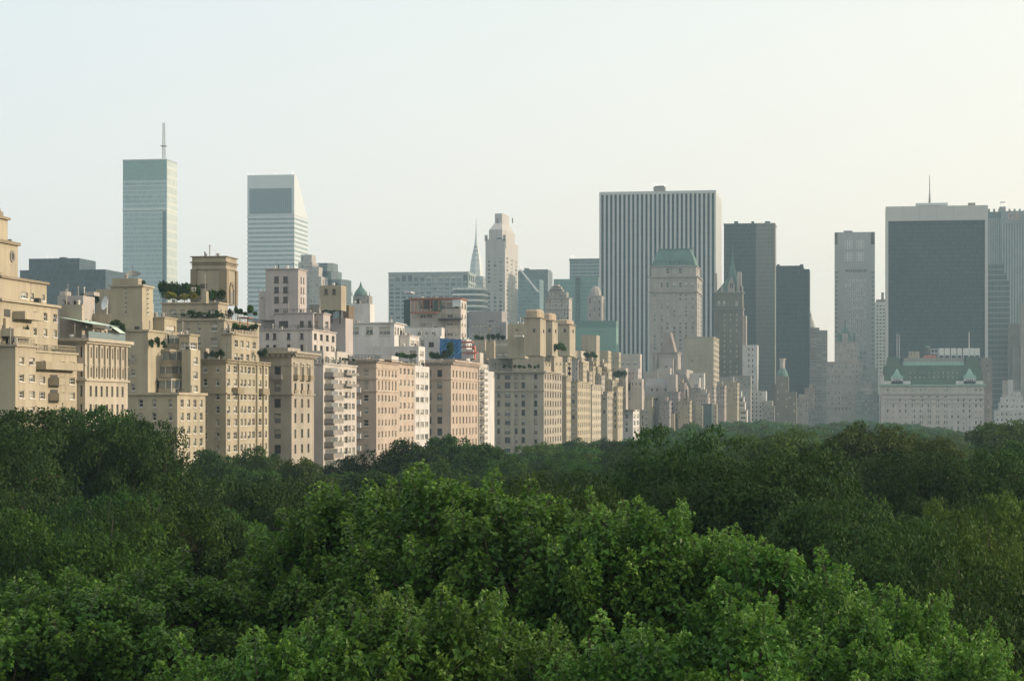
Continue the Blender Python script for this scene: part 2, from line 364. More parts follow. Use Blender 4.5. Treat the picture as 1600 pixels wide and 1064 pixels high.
# ------------------------------------------------------------------ wall colours
CREAM = masonry('cream limestone', (0.55, 0.485, 0.36)); CREAM2 = masonry('buff brick', (0.53, 0.47, 0.345)); TANB = masonry('tan brick', (0.49, 0.43, 0.325))
WLIME = masonry('white limestone', (0.60, 0.54, 0.43)); GLIME = masonry('grey limestone', (0.50, 0.45, 0.37)); PINKG = masonry('pinkish grey stucco', (0.58, 0.525, 0.51))
WBR = masonry('white brick', (0.68, 0.63, 0.58)); PEACH = masonry('peach limestone', (0.62, 0.51, 0.42)); ORANGE = masonry('orange buff brick', (0.55, 0.44, 0.32))
WHITEW = masonry('white rendered wall', (0.78, 0.75, 0.73)); PALE = masonry('pale stone', (0.58, 0.53, 0.49)); TANW = masonry('tan limestone', (0.50, 0.44, 0.335))
DTAN = masonry('weathered tan trim', (0.36, 0.30, 0.21)); GREYST = masonry('grey stone', (0.36, 0.34, 0.31)); BROWNB = masonry('brown brick', (0.22, 0.17, 0.12))
def L0(x, Y): return (Xof(x, Y), Y)
def avb(label, mats, xc, near=True, name='apartment_building', **k):
    return Bld(name, label, mats, (WL, Yof(xc, WL)), near=near, cat='apartment building', **k)

# --- far left cream block with round-topped tower
b = avb('cream apartment tower at far left with terraces and round medallion on its stepped tower', [CREAM, DTAN], 24)
A = b.block(-60, 24, 538, xr=56, dp=40, rows=[(r, 11) for r in (563, 590, 616, 641)], w=[(33.5, 8), (50, 9)], wd=26)
A2 = b.block(-60, 24.2, 545, sb=1.2, xr=133, rows=[(r, 11) for r in (566, 592, 617, 642)], w=[(66, 9), (97, 8), (112.5, 9), (126, 8)], wd=24)
b.trim(A, 538, 3, .35); b.trim(A2, 545, 3, .3)
M = b.block(-60, 0, 466, sb=3, xr=90, yb=546, rows=[(484, 13), (511, 12), (537, 13)], w=[(54.5, 6), (71, 6), (86, 6)], rw=[(487, 13), (513, 12), (540, 13)], wd=22)
b.trim(M, 466, 4, .5)
P = b.block(-60, 0, 430, sb=6, xr=73, yb=468, rows=[(456, 10, 'white')], w=[(38, 11), (50, 6), (68, 4)], wd=18); b.trim(P, 430, 4, .4, mi=1)
T1 = b.block(-60, -6, 373, sb=9, xr=28, yb=432, rows=(), wd=12); b.trim(T1, 373, 5, .4, mi=1)
T2 = b.block(-60, -8, 336, sb=10.5, xr=12, yb=374, wd=9); b.trim(T2, 336, 4, .4, mi=1)
cx, cy = (T2['X0'] + T2['X1']) / 2 + 2, (T2['Y0'] + T2['Y1']) / 2
z = T2['zt']; b.part('cupola', [DTAN]).lathe(cx, cy, [(2.6, z), (2.6, z + .7), (2.3, z + .8), (2.1, z + 1.5), (1.6, z + 2.0), (.9, z + 2.3), (.0, z + 2.4)], 14)
mz = Zof(396, T1['X1'], T1['Y0']); my = Yof(19, T1['X1']); mb = b.part('medallion', [GREYST, FRD])
for k in range(16):
    a0, a1 = 2 * pi * k / 16, 2 * pi * (k + 1) / 16; X = T1['X1'] + .12
    mb.poly([(X, my + .9 * cos(a0), mz + .9 * sin(a0)), (X, my + .9 * cos(a1), mz + .9 * sin(a1)), (X, my + .55 * cos(a1), mz + .55 * sin(a1)), (X, my + .55 * cos(a0), mz + .55 * sin(a0))], 0)
    mb.poly([(X - .05, my, mz), (X - .05, my + .56 * cos(a0), mz + .56 * sin(a0)), (X - .05, my + .56 * cos(a1), mz + .56 * sin(a1))], 1)
b.pbox(-20, 9, 497, 516, A['Y0'] + 3, 2.2, 'glazed_bay', [CREAM]); b.pbox(24, 50, 478, 488, A['Y0'] + 14, 2, 'glazed_bay', [FRW])
for y, xa, xb in ((573, 55, 114), (598, 76, 92), (623, 76, 92)): b.balcony(A2, xa, xb, y, pr=1.6, h=.9)
for y, xa, xb in ((494, 20, 50), (523, 2, 34)): b.balcony(M, xa, xb, y, pr=1.8, h=.9)
rc = b.part('recess_shade_panel', [FRD]); X = M['X1']  # dark panels on the wall stand in for the shade of terrace recesses
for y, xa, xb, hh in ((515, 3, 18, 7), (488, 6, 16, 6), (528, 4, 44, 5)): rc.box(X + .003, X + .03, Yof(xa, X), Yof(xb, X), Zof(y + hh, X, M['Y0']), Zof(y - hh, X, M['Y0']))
mb = b.part('recess_shade_panel', [FRD])  # likewise flat: shade behind the balconies is put in as dark colour
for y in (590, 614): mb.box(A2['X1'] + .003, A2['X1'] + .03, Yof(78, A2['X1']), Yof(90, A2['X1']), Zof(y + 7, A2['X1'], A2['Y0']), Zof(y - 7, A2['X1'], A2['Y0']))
b.railing(A, None, 1.0, CREAM, 'w', .5); b.railing(A2, None, 1.0, CREAM, 'w', .5)
b.done()

# --- white pilastered building
b = avb('off-white stone building with tall pilastered windows below a glass roof railing', [WLIME, GLIME], 133)
A = b.block(60, 133, 530, xr=199.5, wd=24, w=(7, .40, 1.2), rows=[(550, 17, 'dark'), (581, 15, 'dark'), (611, 17, 'dark'), (640, 17, 'dark')], n=[(127, 3)], d=.5)
b.trim(A, 528, 5, .9); b.trim(A, 533.5, 3, .45); b.trim(A, 592, 3, .35, 'string_course'); b.trim(A, 569, 1.5, .15, 'string_course')
L = A['Y1'] - A['Y0']; st = (L - 2.4) / 7
for i in range(8):
    for s_ in ((0,) if i in (0, 7) else (-.0,)):
        y = A['Y0'] + 1.2 + st * i; mb = b.part('pilaster', [WLIME]); mb.box(A['X1'] - .02, A['X1'] + .3, y - .28, y + .28, Zof(590, A['X1'], A['Y0']), Zof(538, A['X1'], A['Y0']))
rl = b.part('glass_railing', [glassm('railing glass', (0.12, 0.17, 0.17), .2)]); rl.box(A['X1'] - .3, A['X1'] - .2, A['Y0'] + 2, A['Y1'] - .5, A['zt'] + .3, A['zt'] + 1.3)
C = b.block(93, 128, 476, sb=4, xr=133, yb=534, mi=1)
for x in (101, 115): b.pbox(x, x + 4, 470, 476, C['Y0'] + 1, 1, 'chimney', [FRD])
D = b.block(128, 145, 512, sb=3, xr=168, yb=530, rows=[(520, 10)], w=(3, .5))
mb = b.part('awning', [plain('green white awning', (.50, .62, .52))]); X = D['X1']
mb.poly([(X - 3, Yof(128, WL) + 6, D['zt'] + 1.4), (X + 2.4, Yof(128, WL) + 6, D['zt'] + .3), (X + 2.4, Yof(165, X), D['zt'] + .3), (X - 3, Yof(165, X), D['zt'] + 1.4)])
mb.poly([(X + 2.4, Yof(150, X) , D['zt'] + .2), (X + 3.9, Yof(150, X), D['zt'] - .8), (X + 3.9, Yof(160, X), D['zt'] - .8), (X + 2.4, Yof(160, X), D['zt'] + .2)])
b.done()

# --- block behind it
b = Bld('rooftop_house', 'pinkish rooftop block with chimney caps behind the tan stair tower at left', [PALE, PINKG], L0(120, 370), cat='building', near=True)
A = b.block(90, 130, 462, Y=380, xr=148, rows=[(470, 4)], n=[(100, 3)]); b.pbox(93, 102, 455, 462, 381, 3, 'chimney', [PALE]); b.pbox(132, 147, 456, 462, 392, 3, 'chimney', [PALE])
b.pbox(142, 168, 490, 540, 385, 5, 'stair_bulkhead', [TANB]); b.pbox(150, 172, 452, 492, 400, 5, 'stair_bulkhead', [TANB])
b.done()

# --- terraced bay building
b = avb('buff terraced apartment building with curved glass sun rooms stepping down in tiers', [CREAM2, TANB], 277)
A = b.block(150, 277, 613, xr=321, wd=34, rows=[(630, 12), (651, 12), (672, 12), (692, 12), (713, 12)], w=(4, .5, .8), n=[(220, 7), (241, 6), (266, 6)])
b.trim(A, 613, 4, .4)
B_ = b.block(150, 231, 515, sb=8, xr=262, yb=700, rows=[(560, 10), (582, 10), (605, 10), (630, 12)], n=[(208, 6), (198, 5)]); b.trim(B_, 515, 3, .3)
T = b.block(284, 298, 546, sb=2.0, xr=313, yb=614, rows=[(563, 11), (586, 11), (607, 10)], w=(1, .45)); 
tiers = [(232, 284, 520, 545, 4.5), (228, 288, 546, 570, 3.2), (234, 292, 570, 590, 2.4), (236, 292, 591, 614, 1.6)]
for xa, xb, ya, yb_, sb in tiers:
    X = WL - sb - 3.2; Yc = Yof((xa + xb) / 2 + 16, X); mb = b.part('sun_room', [CREAM2, glassm('sunroom glass', (.20, .22, .21), .15), FRW])
    sc = dep(X, Yc) / F; w2 = (xb - xa) / 2 * sc; zc0, zc1 = Zof(yb_, X, Yc), Zof(ya, X, Yc); xm = Xof((xa + xb) / 2, Yc)
    ol = lambda e: [(xm - w2 - e, Yc + 7), (xm - w2 - e, Yc - e), (xm - w2 * .3, Yc - 3.0 - e), (xm + w2 * .55, Yc - 3.0 - e), (xm + w2 + e, Yc - .5 - e), (xm + w2 + e, Yc + 7)]
    mb.prism(ol(0), zc0, zc0 + (zc1 - zc0) * .30, 0); mb.prism(ol(-.15), zc0 + (zc1 - zc0) * .3, zc0 + (zc1 - zc0) * .82, 1, cap=False); mb.prism(ol(.12), zc0 + (zc1 - zc0) * .82, zc1, 0)
    p = ol(-.06)
    for (ax, ay), (bx, by) in zip(p[1:], p[2:]):
        n = max(1, int(math.hypot(bx - ax, by - ay) / 1.2))
        for i in range(n + 1):
            x, y = ax + (bx - ax) * i / n, ay + (by - ay) * i / n; mb.box(x - .05, x + .05, y - .05, y + .05, zc0 + (zc1 - zc0) * .3, zc0 + (zc1 - zc0) * .82, 2 if (i * 7 + int(ya)) % 3 else 0)
E = b.block(280, 296, 523, sb=3.5, xr=309, yb=548, rows=[(540, 10, 'white')], w=(1, .8), n=(1, .7)); b.trim(E, 522, 2, .3)
G = b.block(187, 257, 495, sb=9, xr=276, yb=546, rows=[(514, 12, 'wide')], w=(1, .8)); b.trim(G, 495, 2, .2)
H = b.block(173, 222, 446, sb=11, xr=239, yb=520, rows=[(r, 2.5, 'plain') for r in (452, 459, 466, 474, 481, 488)], n=[(197, 3)], w=(1, .2)); b.trim(H, 445, 3, .3, mi=1)
I = b.block(175, 216, 435, sb=12, xr=222, yb=447, mi=1)
b.done()
def dish(x, y, Y, r, mat, label, tilt=(0.4, -0.8, 0.45)):
    X = Xof(x, Y); Z = Zof(y, X, Y); mb = MB(); d = np.array(tilt, float); d /= np.linalg.norm(d); u = np.cross(d, (0, 0, 1)); u /= np.linalg.norm(u); v = np.cross(u, d)
    pr = [(0.0, 0.0), (.35, .04), (.7, .16), (1, .34)]; K = 14
    for (r0, h0), (r1, h1) in zip(pr, pr[1:]):
        for k in range(K):
            a, c = 2 * pi * k / K, 2 * pi * (k + 1) / K
            q = lambda rr, hh, an: tuple(np.array((X, Y, Z)) + r * (rr * (cos(an) * u + sin(an) * v) + hh * d))
            mb.poly([q(r0, h0, a), q(r0, h0, c), q(r1, h1, c), q(r1, h1, a)])
    mb.tube((X, Y + .1, Z - r * 1.5), (X, Y + .1, Z), .08, .08); mb.tube((X, Y, Z), tuple(np.array((X, Y, Z)) + d * r * .9), .03, .03)
    o = mb.build('satellite_dish', mat, None, (X, Y, Z - r * 1.5)); return tag(o, label, 'satellite dish')
dish(167, 474, 372, 1.35, FRW, 'white satellite dish beside the tan blank stair block on the left roofs', (-.7, -.7, .2))
dish(209, 431, 378, 1.3, plain('grey mesh', (.16, .16, .15)), 'dark satellite dish on top of the square tan roof block', (.2, -.4, .9))
dish(196, 444, 364, .8, FRW, 'small white arc-shaped dish in front of the square tan roof block', (0, -1, .2))

# --- tall tan building with square water-tank tower
b = avb('tall tan apartment building with square corniced roof tower and planted terraces', [TANW, DTAN, CREAM2], 353)
rows = [(576, 11), (597, 11), (619, 11), (640, 11), (660, 11), (681, 11), (701, 11)]
A = b.block(300, 353, 561, xr=419.5, wd=30, rows=rows, w=[(357, 4.5), (367.5, 5.5), (377, 4.5), (383, 4), (389.5, 4.5), (396, 4), (406, 5), (414.5, 5)], n=[(320.5, 6), (340, 6)], mi=2)
for y in (561, 565): b.trim(A, y, 2.2, .45, 'cornice', [DTAN])
b.trim(A, 613, 2.5, .25, 'string_course')
for x in (372, 400.5, 410.5):
    y = Yof(x, A['X1']); mb = b.part('pilaster', [CREAM2]); mb.box(A['X1'] - .02, A['X1'] + .35, y - .4, y + .4, 0, Zof(563, A['X1'], A['Y0']))
for x in (367, 407): b.balcony(A, x - 5, x + 5, 613, pr=1.2, h=.9, mat=[DTAN])
B1 = b.block(345, 362, 521, sb=3.5, xr=402, yb=562, rows=[(536, 11), (557, 11)], w=[(369, 5), (378, 5), (387, 5), (397, 5)], mi=2); b.trim(B1, 520, 2.5, .3)
C = b.block(275, 350, 498, sb=6, xr=405, yb=562, rows=[(511, 12), (534, 12)], n=[(294, 5), (311, 5), (334.5, 10, ), (335, 8)][:3], w=[(356, 5), (363, 5)]); b.trim(C, 498, 3, .35)
D = b.block(253, 341, 473, sb=8, xr=356, yb=500, rows=[(488, 9)], n=[(270, 10), (286, 6), (302, 7), (330, 12)], w=(2, .4)); b.trim(D, 472, 2.5, .3)
b.block(315, 322, 455, sb=8.5, xr=326, yb=474)
T = b.block(300, 353, 401, sb=8.5, xr=370, yb=475, rows=[(447, 7, 'dark')], n=[(318, 11)], d=.6)
for y, h, p in ((400, 1.5, .3), (408.5, 2.2, .32), (412.5, 1, .18), (420, .9, .22)): b.trim(T, y, h, p, 'cornice', [DTAN])
z0, z1 = T['z0'], Zof(421, T['X1'], T['Y0']); mb = b.part('pilaster', [DTAN])
for x0, x1, y0, y1 in ((T['X0'] - .25, T['X0'] + 1, T['Y0'] - .25, T['Y0'] + .5), (T['X1'] - 1.2, T['X1'] + .25, T['Y0'] - .25, T['Y0'] + 1.2), (T['X1'] - .5, T['X1'] + .25, T['Y1'] - 1.2, T['Y1'] + .1)): mb.box(x0, x1, y0, y1, z0, z1)
my = (T['Y0'] + T['Y1']) / 2; mb = b.part('arched_door', [DTAN, GLS[1]]); X = T['X1']
mb.box(X + .003, X + .25, my - 1.5, my - 1.0, Zof(475, X, my), Zof(453, X, my)); mb.box(X + .003, X + .25, my + 1.0, my + 1.5, Zof(475, X, my), Zof(453, X, my)); mb.box(X + .004, X + .1, my - 1, my + 1, Zof(475, X, my), Zof(456, X, my), 1)
for k in range(8):
    a, c = pi * k / 8, pi * (k + 1) / 8; zz = Zof(453, X, my)
    mb.poly([(X + .26, my + 1.5 * cos(a), zz + 1.6 * sin(a)), (X + .26, my + 1.5 * cos(c), zz + 1.6 * sin(c)), (X + .26, my + .9 * cos(c), zz + 1.0 * sin(c)), (X + .26, my + .9 * cos(a), zz + 1.0 * sin(a))])
for B__ in (B1, C, D): b.railing(B__, None, 1.0, RAIL, 'nw', 1.0)
mb = b.part('stair_bulkhead', [TANB, DTAN]); b.pbox(312, 322, 544, 552, A['Y0'] + 6, 2, mb=mb)
mb = b.part('pergola', [plain('rusty pergola', (.25, .11, .05))])
for x in (374, 386): b.pbox(x, x + 1, 497, 512, A['Y0'] + 12, .3, mb=mb)
b.pbox(372, 389, 495.5, 497, A['Y0'] + 11, 3, mb=mb)
b.done()

# --- grey palazzo
b = avb('grey limestone palazzo apartment house with heavy bracketed cornice and narrow west windows', [GLIME, WLIME, DTAN], 455.6)
rows = [(581, 14), (605, 14), (630, 14), (654, 14), (678, 14), (702, 14), (726, 14)]
A = b.block(380, 455.6, 551, xr=490.5, wd=34, rows=[(580, 14), (605, 13), (630, 14), (653.5, 15), (678, 14), (702, 14)], n=[(433.6, 10), (411, 8)], w=[(461.5, 3), (472, 3), (482, 3)], d=.5, style='dark')
for y, h, p in ((549, 3.2, 1.5), (552.5, 2, 1.0), (556, 2.0, .4)): b.trim(A, y, h, p)
mb = b.part('bracket', [WLIME]); b.dentils(A, 554.5, 2.6, .9, 1.1, mb)
b.trim(A, 615, 2, .35, 'string_course'); b.trim(A, 570, 1.2, .2, 'string_course')
for x in (461.5, 472, 482): b.balcony(A, x - 3, x + 3, 592, pr=.9, h=.9, mat=[DTAN]); b.balcony(A, x - 2.4, x + 2.4, 613, pr=.3, h=.5, mat=[DTAN])
b.balcony(A, 426, 442, 592, face='n', pr=1, h=.9, mat=[GREYST])
for x in (461.5, 472, 482):
    y = Yof(x, A['X1']); mb = b.part('window_surround', [WLIME])
    for q in (-1.25, .95): mb.box(A['X1'] + .002, A['X1'] + .22, y + q, y + q + .3, Zof(591, A['X1'], A['Y0']), Zof(568, A['X1'], A['Y0']))
    mb.box(A['X1'] + .002, A['X1'] + .3, y - 1.5, y + 1.5, Zof(568, A['X1'], A['Y0']), Zof(566, A['X1'], A['Y0']))
b.pbox(404, 450, 543, 551, A['Y0'] + 4, 10, 'rooftop_block', [GLIME]); b.done()

# --- pinkish grey tower behind the palazzo
b = Bld('apartment_tower', 'pinkish grey stucco tower with four dark square windows behind the bracketed palazzo', [PINKG, WBR], (WL - 20, 448), cat='apartment building', near=True, glass=(.85, .15, 0, 0))
A = b.block(415, 466, 420, sb=14, xr=479, yb=500, wd=None, rows=[(436.5, 9, 'dark'), (452.5, 9, 'dark'), (468, 9, 'dark'), (487, 9, 'dark')], n=[(432, 7), (446, 7)], w=(2, .38, 1.5)); b.trim(A, 419.5, 1.5, .25)
b.block(404, 415, 455, Y=A['Y0'] + 1.5, dp=8, yb=500, rows=[(466, 3)], n=[(410, 4)])
C = b.block(429, 489, 488, sb=9, xr=500, yb=520, rows=[(506, 9, 'dark')], n=[(443, 14), (471.5, 6), (484, 5)], w=(1, .4)); b.trim(C, 488, 1.5, .25)
C2 = b.block(488, 505, 489, sb=7, xr=516, yb=518, rows=[(507, 11)], n=[(494, 6)], w=(1, .5)); b.trim(C2, 489, 1.5, .25)
D = b.block(405, 488, 515, sb=6, xr=525, yb=572, rows=[(525, 9, 'dark'), (543, 9, 'dark')], n=[(418, 5), (429, 5), (451, 5), (471.5, 5)], w=(4, .45), mi=1); b.trim(D, 514, 1.6, .3)
b.railing(D, None, 1.0, RAIL, 'nw', 1.2); b.railing(C, None, .8, RAIL, 'nw', 1.5)
b.pbox(395, 440, 500, 516, A['Y0'] + 4, 8, 'rooftop_block', [PINKG]); b.done()

# --- white balconied building
b = avb('white brick apartment building with a stack of dark curved balconies and stepped terraces', [WBR, PINKG], 505)
rw = RR(580, 18.2, 9, 10)
A = b.block(470, 505, 567, xr=557, wd=26, rows=rw, w=[(526, 4), (532, 4), (539.5, 5), (546, 4), (552, 4.5)], style='sash')
b.block(470, 505.3, 548, sb=3, xr=524, yb=570, wd=14, rows=[(561, 9)], w=(2, .45)); b.block(515, 527, 549, sb=2.5, xr=543, yb=570, wd=14, rows=[(562, 9)], w=(2, .45))
mb = b.part('bay_window', [GLS[1], FRW])
for r in rw:
    z = Zof(r[0], A['X1'], A['Y0']); h = 5.5 * A['sc']; X = A['X1']; ya, yb_ = Yof(508, X), Yof(522, X)
    mb.prism([(X + .004, ya), (X + 1.1, ya + 1.4), (X + 1.1, yb_ - 1.4), (X + .004, yb_)], z - h, z + h, 0)
    for k in (0, 1): mb.box(X + 1.05, X + 1.16, ya + 1.3 + k * (yb_ - ya - 2.7), ya + 1.4 + k * (yb_ - ya - 2.7), z - h, z + h, 1)
    b.balcony(A, 507, 523, r[0] + 7.5, pr=2.0, h=.9, solid=True, mat=[GREYST] if True else None)
for y in (583, 601): b.balcony(A, 530, 550, y, pr=1.7, h=.4, mat=[GREYST])
mb = b.part('cornice', [WBR]); b.trim(A, 567, 2, .3)
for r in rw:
    y = Yof(539.5, A['X1']); b.part('recess_shade_panel', [FRD]).box(A['X1'] + .003, A['X1'] + .03, y + 1.2, y + 2.2, Zof(r[0] + 6, A['X1'], A['Y0']), Zof(r[0] - 6, A['X1'], A['Y0']))  # dark strip per storey, recess shade put on the flat wall as colour
b.railing(A, None, 1.0, RAIL, 'nw', 1.0); b.done()

# --- brown/peach with small balconies on the north wall
b = avb('peach stone apartment house with brown north wall carrying small white balconies', [PEACH, PALE], 588)
A = b.block(500, 588, 564, xr=622, wd=34, rows=[(582.5, 10), (602, 15), (622, 10), (641.5, 10), (660.5, 10), (679, 10), (699, 10)], w=(6, .42, .8), n=[(572, 8), (544, 8)])
for y, h, p in ((561, 2.5, .9), (565, 1.6, .5), (574, 1.2, .2), (591, 1.4, .3), (610.5, 1.4, .3)): b.trim(A, y, h, p)
for r in (612, 630.5, 649, 667, 684, 703): b.balcony(A, 556, 565, r, face='n', pr=1.3, h=1.0, mat=[WHITEW])
b.pbox(545, 612, 556, 562, A['Y0'] + 5, 8, 'rooftop_block', [WHITEW]); b.railing(A, 561, 1.0, RAIL, 'nw', .8); b.done()
b = avb('salmon brick apartment house with four window bays next to the white modern one', [PEACH, ORANGE], 622)
A = b.block(600, 622, 567, Y=Yof(622, WL), xr=648, wd=24, rows=RR(579.5, 18.1, 8, 9.5), w=(4, .5, .4)); b.trim(A, 566, 2.4, .6, 'cornice', [DTAN]); b.done()
b = avb('narrow white modern apartment house with three wide windows per floor', [WHITEW, WBR], 647.5, glass=(.2, .3, .5, 0))
A = b.block(625, 647.8, 571, xr=671, wd=22, rows=RR(585.2, 19.6, 7, 8.5), w=(3, .74, .8), style='wide')
b.block(635, 654, 541, sb=1.5, xr=664, yb=572, wd=14, rows=[(552, 8, 'wide'), (566, 8, 'wide')], n=[(645, 10)], w=(1, .6)); b.done()

# --- white penthouse mass behind
b = Bld('white_penthouse', 'broad white modernist penthouse with big windows stepping below the white cube', [WHITEW, WBR], (WL - 22, 560), cat='building', near=True, glass=(.2, .4, .15, .25))
A = b.block(537, 616, 504, sb=12, xr=632, yb=560, rows=[(517, 12, 'wide')], n=[(553, 15), (577, 11), (601, 17)], w=(4, .6)); b.trim(A, 503.5, 1.6, .5)
C = b.block(519, 640, 524, sb=9, xr=655, yb=575, rows=[(535.5, 8, 'wide')], n=[(542, 4), (555, 4), (580, 14), (600, 14), (623, 3)], w=(2, .7)); b.trim(C, 523.5, 1.2, .3)
mb = b.part('garden_frame', [RAIL]); 
for i in range(14): b.pbox(582 + i * 3.4, 582.6 + i * 3.4, 551, 562, C['Y0'] - 6, .2, mb=mb)
b.pbox(582, 628, 550.5, 551.3, C['Y0'] - 6.3, .25, mb=mb); b.done()
b = Bld('elevator_tower', 'blank white cube rising above the broad white penthouse', [WHITEW], L0(565, 575), cat='building', near=True)
b.block(545, 578, 474.5, Y=600, xr=585, yb=560); b.done()
b = Bld('elevator_tower', 'tan block raised on dark supports right of the pinkish grey tower', [TANW, ORANGE], L0(515, 520), cat='building', near=True, glass=(1, 0, 0, 0))
A = b.block(499, 533, 446, Y=525, xr=541, yb=485, rows=[(455.5, 8, 'dark')], n=[(509.5, 5), (522, 5)]); mb = b.part('support', [FRD])
for x in (502, 516, 530): b.pbox(x, x + 3, 485, 505, 526, 1.2, mb=mb)
b.pbox(500, 540, 497, 560, 530, 8, 'rooftop_block', [PINKG]); b.pbox(536, 545, 477, 506, 534, 6, 'rooftop_block', [BROWNB]); b.pbox(483, 500, 476, 496, 540, 5, 'rooftop_block', [GREYST]); b.done()

# --- white building under renovation with blue sheeting
b = Bld('apartment_building', 'white building under renovation with rusty roof frame and blue sheeting', [WBR, WHITEW], L0(690, 640), cat='apartment building', near=True, glass=(.5, .4, .1, 0))
A = b.block(641, 720, 466.5, Y=640, xr=729, yb=600, rows=[(477, 8, 'dark'), (494, 6, 'wide'), (507, 4), (523, 5)], n=[(661, 8), (671, 8), (693, 7), (703, 9), (713, 6)], w=(2, .45), wd=None)
b.trim(A, 466, 1.6, .5, 'cornice', [plain('rusty red steel', (.34, .12, .07))])
b.block(628, 690, 512, Y=634, dp=5, yb=600, rows=[(521, 4)], n=[(655, 5), (667, 5), (677, 5)], mi=1)
b.block(664, 688, 525, Y=630, dp=4, yb=600, rows=[(538, 7, 'dark'), (552, 6, 'wide')], n=[(674, 8)], mi=1)
b.block(655, 665, 524, Y=632, dp=4, yb=600, rows=[(536, 8)], n=(1, .5), mi=1)
b.block(720, 729, 530, Y=636, xr=737, yb=600, rows=[(540, 6)], n=(1, .5), w=(2, .5), mi=1)
mb = b.part('steel_frame', [plain('rusty steel', (.30, .13, .08)), RAIL])
for x in (643, 649, 660, 672, 685): b.pbox(x, x + .8, 466, 489, 637, .3, mb=mb)
b.pbox(641, 720, 465, 467, 637, .5, mb=mb); b.pbox(641, 682, 487, 489.5, 637, 2, mb=mb)
for i in range(7): b.pbox(645 + 5 * i, 645.4 + 5 * i, 467, 487, 639.6, .2, mb=mb, mi=1)
b.pbox(660, 673, 469, 480, 639, .8, 'mechanical_unit', [FRD]); b.pbox(678, 688, 470, 486, 638.5, 1.2, 'mechanical_unit', [plain('dark green panel', (.04, .09, .08))])
b.pbox(631, 641, 468, 508, 646, 6, 'dark_stack', [plain('dark green cladding', (.05, .09, .09))]); b.pbox(631, 642, 455, 458, 645, 6, 'dark_stack', [STEEL])
b.pbox(707, 720, 468, 479, 638.5, .5, 'sign_panel', [plain('white blue panel', (.62, .68, .70))])
mb = b.part('balcony', [FRD]); b.pbox(684, 721, 497, 499.5, 637.5, 2.4, mb=mb)
for i in range(19): b.pbox(684 + 2 * i, 684.3 + 2 * i, 493.5, 497, 637.5, .1, mb=mb)
sh = MB(); Y = 626; nx_, nz = 14, 8
blue = plain('blue tarpaulin', (.025, .13, .30), .6)
for i in range(nx_):
    for j in range(nz):
        def q(i, j):
            x = 687 + (721 - 687) * i / nx_; y = 560 - (560 - 529 - .12 * (i - 4)) * j / nz - (0)
            return (Xof(x, Y), Y + .35 * sin(i * 2.1 + j) * cos(j * 1.7 + i * .5), Z_at(x, y, Y))
        sh.poly([q(i, j), q(i + 1, j), q(i + 1, j + 1), q(i, j + 1)])
sh.build('sheeting', blue, b.root)
for i, (a, c, e, g, m) in enumerate(((719, 738, 533, 536, 0), (717, 741, 541, 543, 0), (722, 745, 550, 552, 0), (728, 740, 546, 560, 1), (738, 742, 540, 562, 0))):
    b.pbox(a, c, e, g, 628 + i * .7, 2, 'scaffold', [plain('red scaffold boards', (.42, .13, .09))] if m == 0 else [WHITEW])
b.done()
b = avb('orange-lit stone apartment house with dense narrow west windows and dentilled cornice', [PEACH, PALE], 704.7)
A = b.block(640, 704.7, 566, xr=747, wd=34, rows=RR(583.5, 18.3, 7, 11), w=(8, .34, .9), n=[(687, 7.5), (672.5, 3)], d=.45, style='dark')
for y, h, p in ((562.5, 2.6, 1.4), (566, 1.8, .8), (592, 1.2, .25)): b.trim(A, y, h, p)
mb = b.part('bracket', [PALE]); b.dentils(A, 568, 2, .6, .8, mb); b.done()
b = avb('glass-fronted balcony tower of pale frames between two stone houses', [WBR, WHITEW], 748.5, glass=(.2, .3, .1, .4))
A = b.block(738, 748.5, 568, xr=762, wd=12, rows=RR(577, 9.1, 14, 7.4, 'wide'), w=(3, .86, .3), d=.2)
for i in range(14): b.balcony(A, 750, 756, 581 + 9.1 * i, pr=1.4, h=.7, mat=[WHITEW])
b.pbox(738, 750, 551, 569, A['Y0'] + 4, 6, 'rooftop_block', [WBR]); b.done()
b = avb('blank cream slab wall catching the sun beside the large corner building', [WHITEW], 762.3)
b.block(757, 762.3, 580, xr=772.5, wd=10); b.done()

# --- large corner building with turrets
b = avb('large tan stone corner building with penthouse terraces below three orange turrets', [GLIME, ORANGE, TANW], 849.6)
rows = RR(587.3, 14.3, 9, 8.5)
A = b.block(765, 849.6, 581, xr=878, wd=36, rows=rows, n=[(779, 4.5), (793, 8.5), (806.5, 4.5), (817.5, 5.5), (837, 5)], w=(7, .42, .4), style='dark')
for y, h, p in ((579.5, 2.2, .9), (582.5, 1.5, .4), (609.8, 1.2, .3)): b.trim(A, y, h, p)
b.railing(A, 577, 1.0, GLIME, 'n', .6)
Bq = b.block(765, 846, 559, sb=5, xr=852, yb=582, rows=[(571, 9, 'dark')], n=(11, .35, 1.5))
Cq = b.block(774, 821, 541, sb=10, xr=830, yb=560, rows=[(555, 8, 'wide')], n=(4, .7), mi=2); b.railing(Cq, None, 1.0, FRW, 'nw', .7)
D = b.block(775, 829, 531, sb=14, xr=836, yb=560, rows=[(544, 4)], n=[(786, 3), (795, 3), (806, 3), (816, 3)], mi=2); b.trim(D, 530.5, 1, .2)
b.block(833, 850, 541, sb=1.5, xr=861, yb=582, rows=[(556, 6), (569, 6)], w=(2, .4), mi=2, wd=12); b.block(860, 866, 553, sb=1.5, xr=879, yb=582, wd=12, rows=[(568, 5)], w=(2, .4), mi=2)
b.block(762, 772, 532, sb=16, xr=774, yb=560, wd=3, mi=1); b.block(741, 758, 531, Y=A['Y0'] + 30, dp=8, yb=570, mi=2)
b.done()
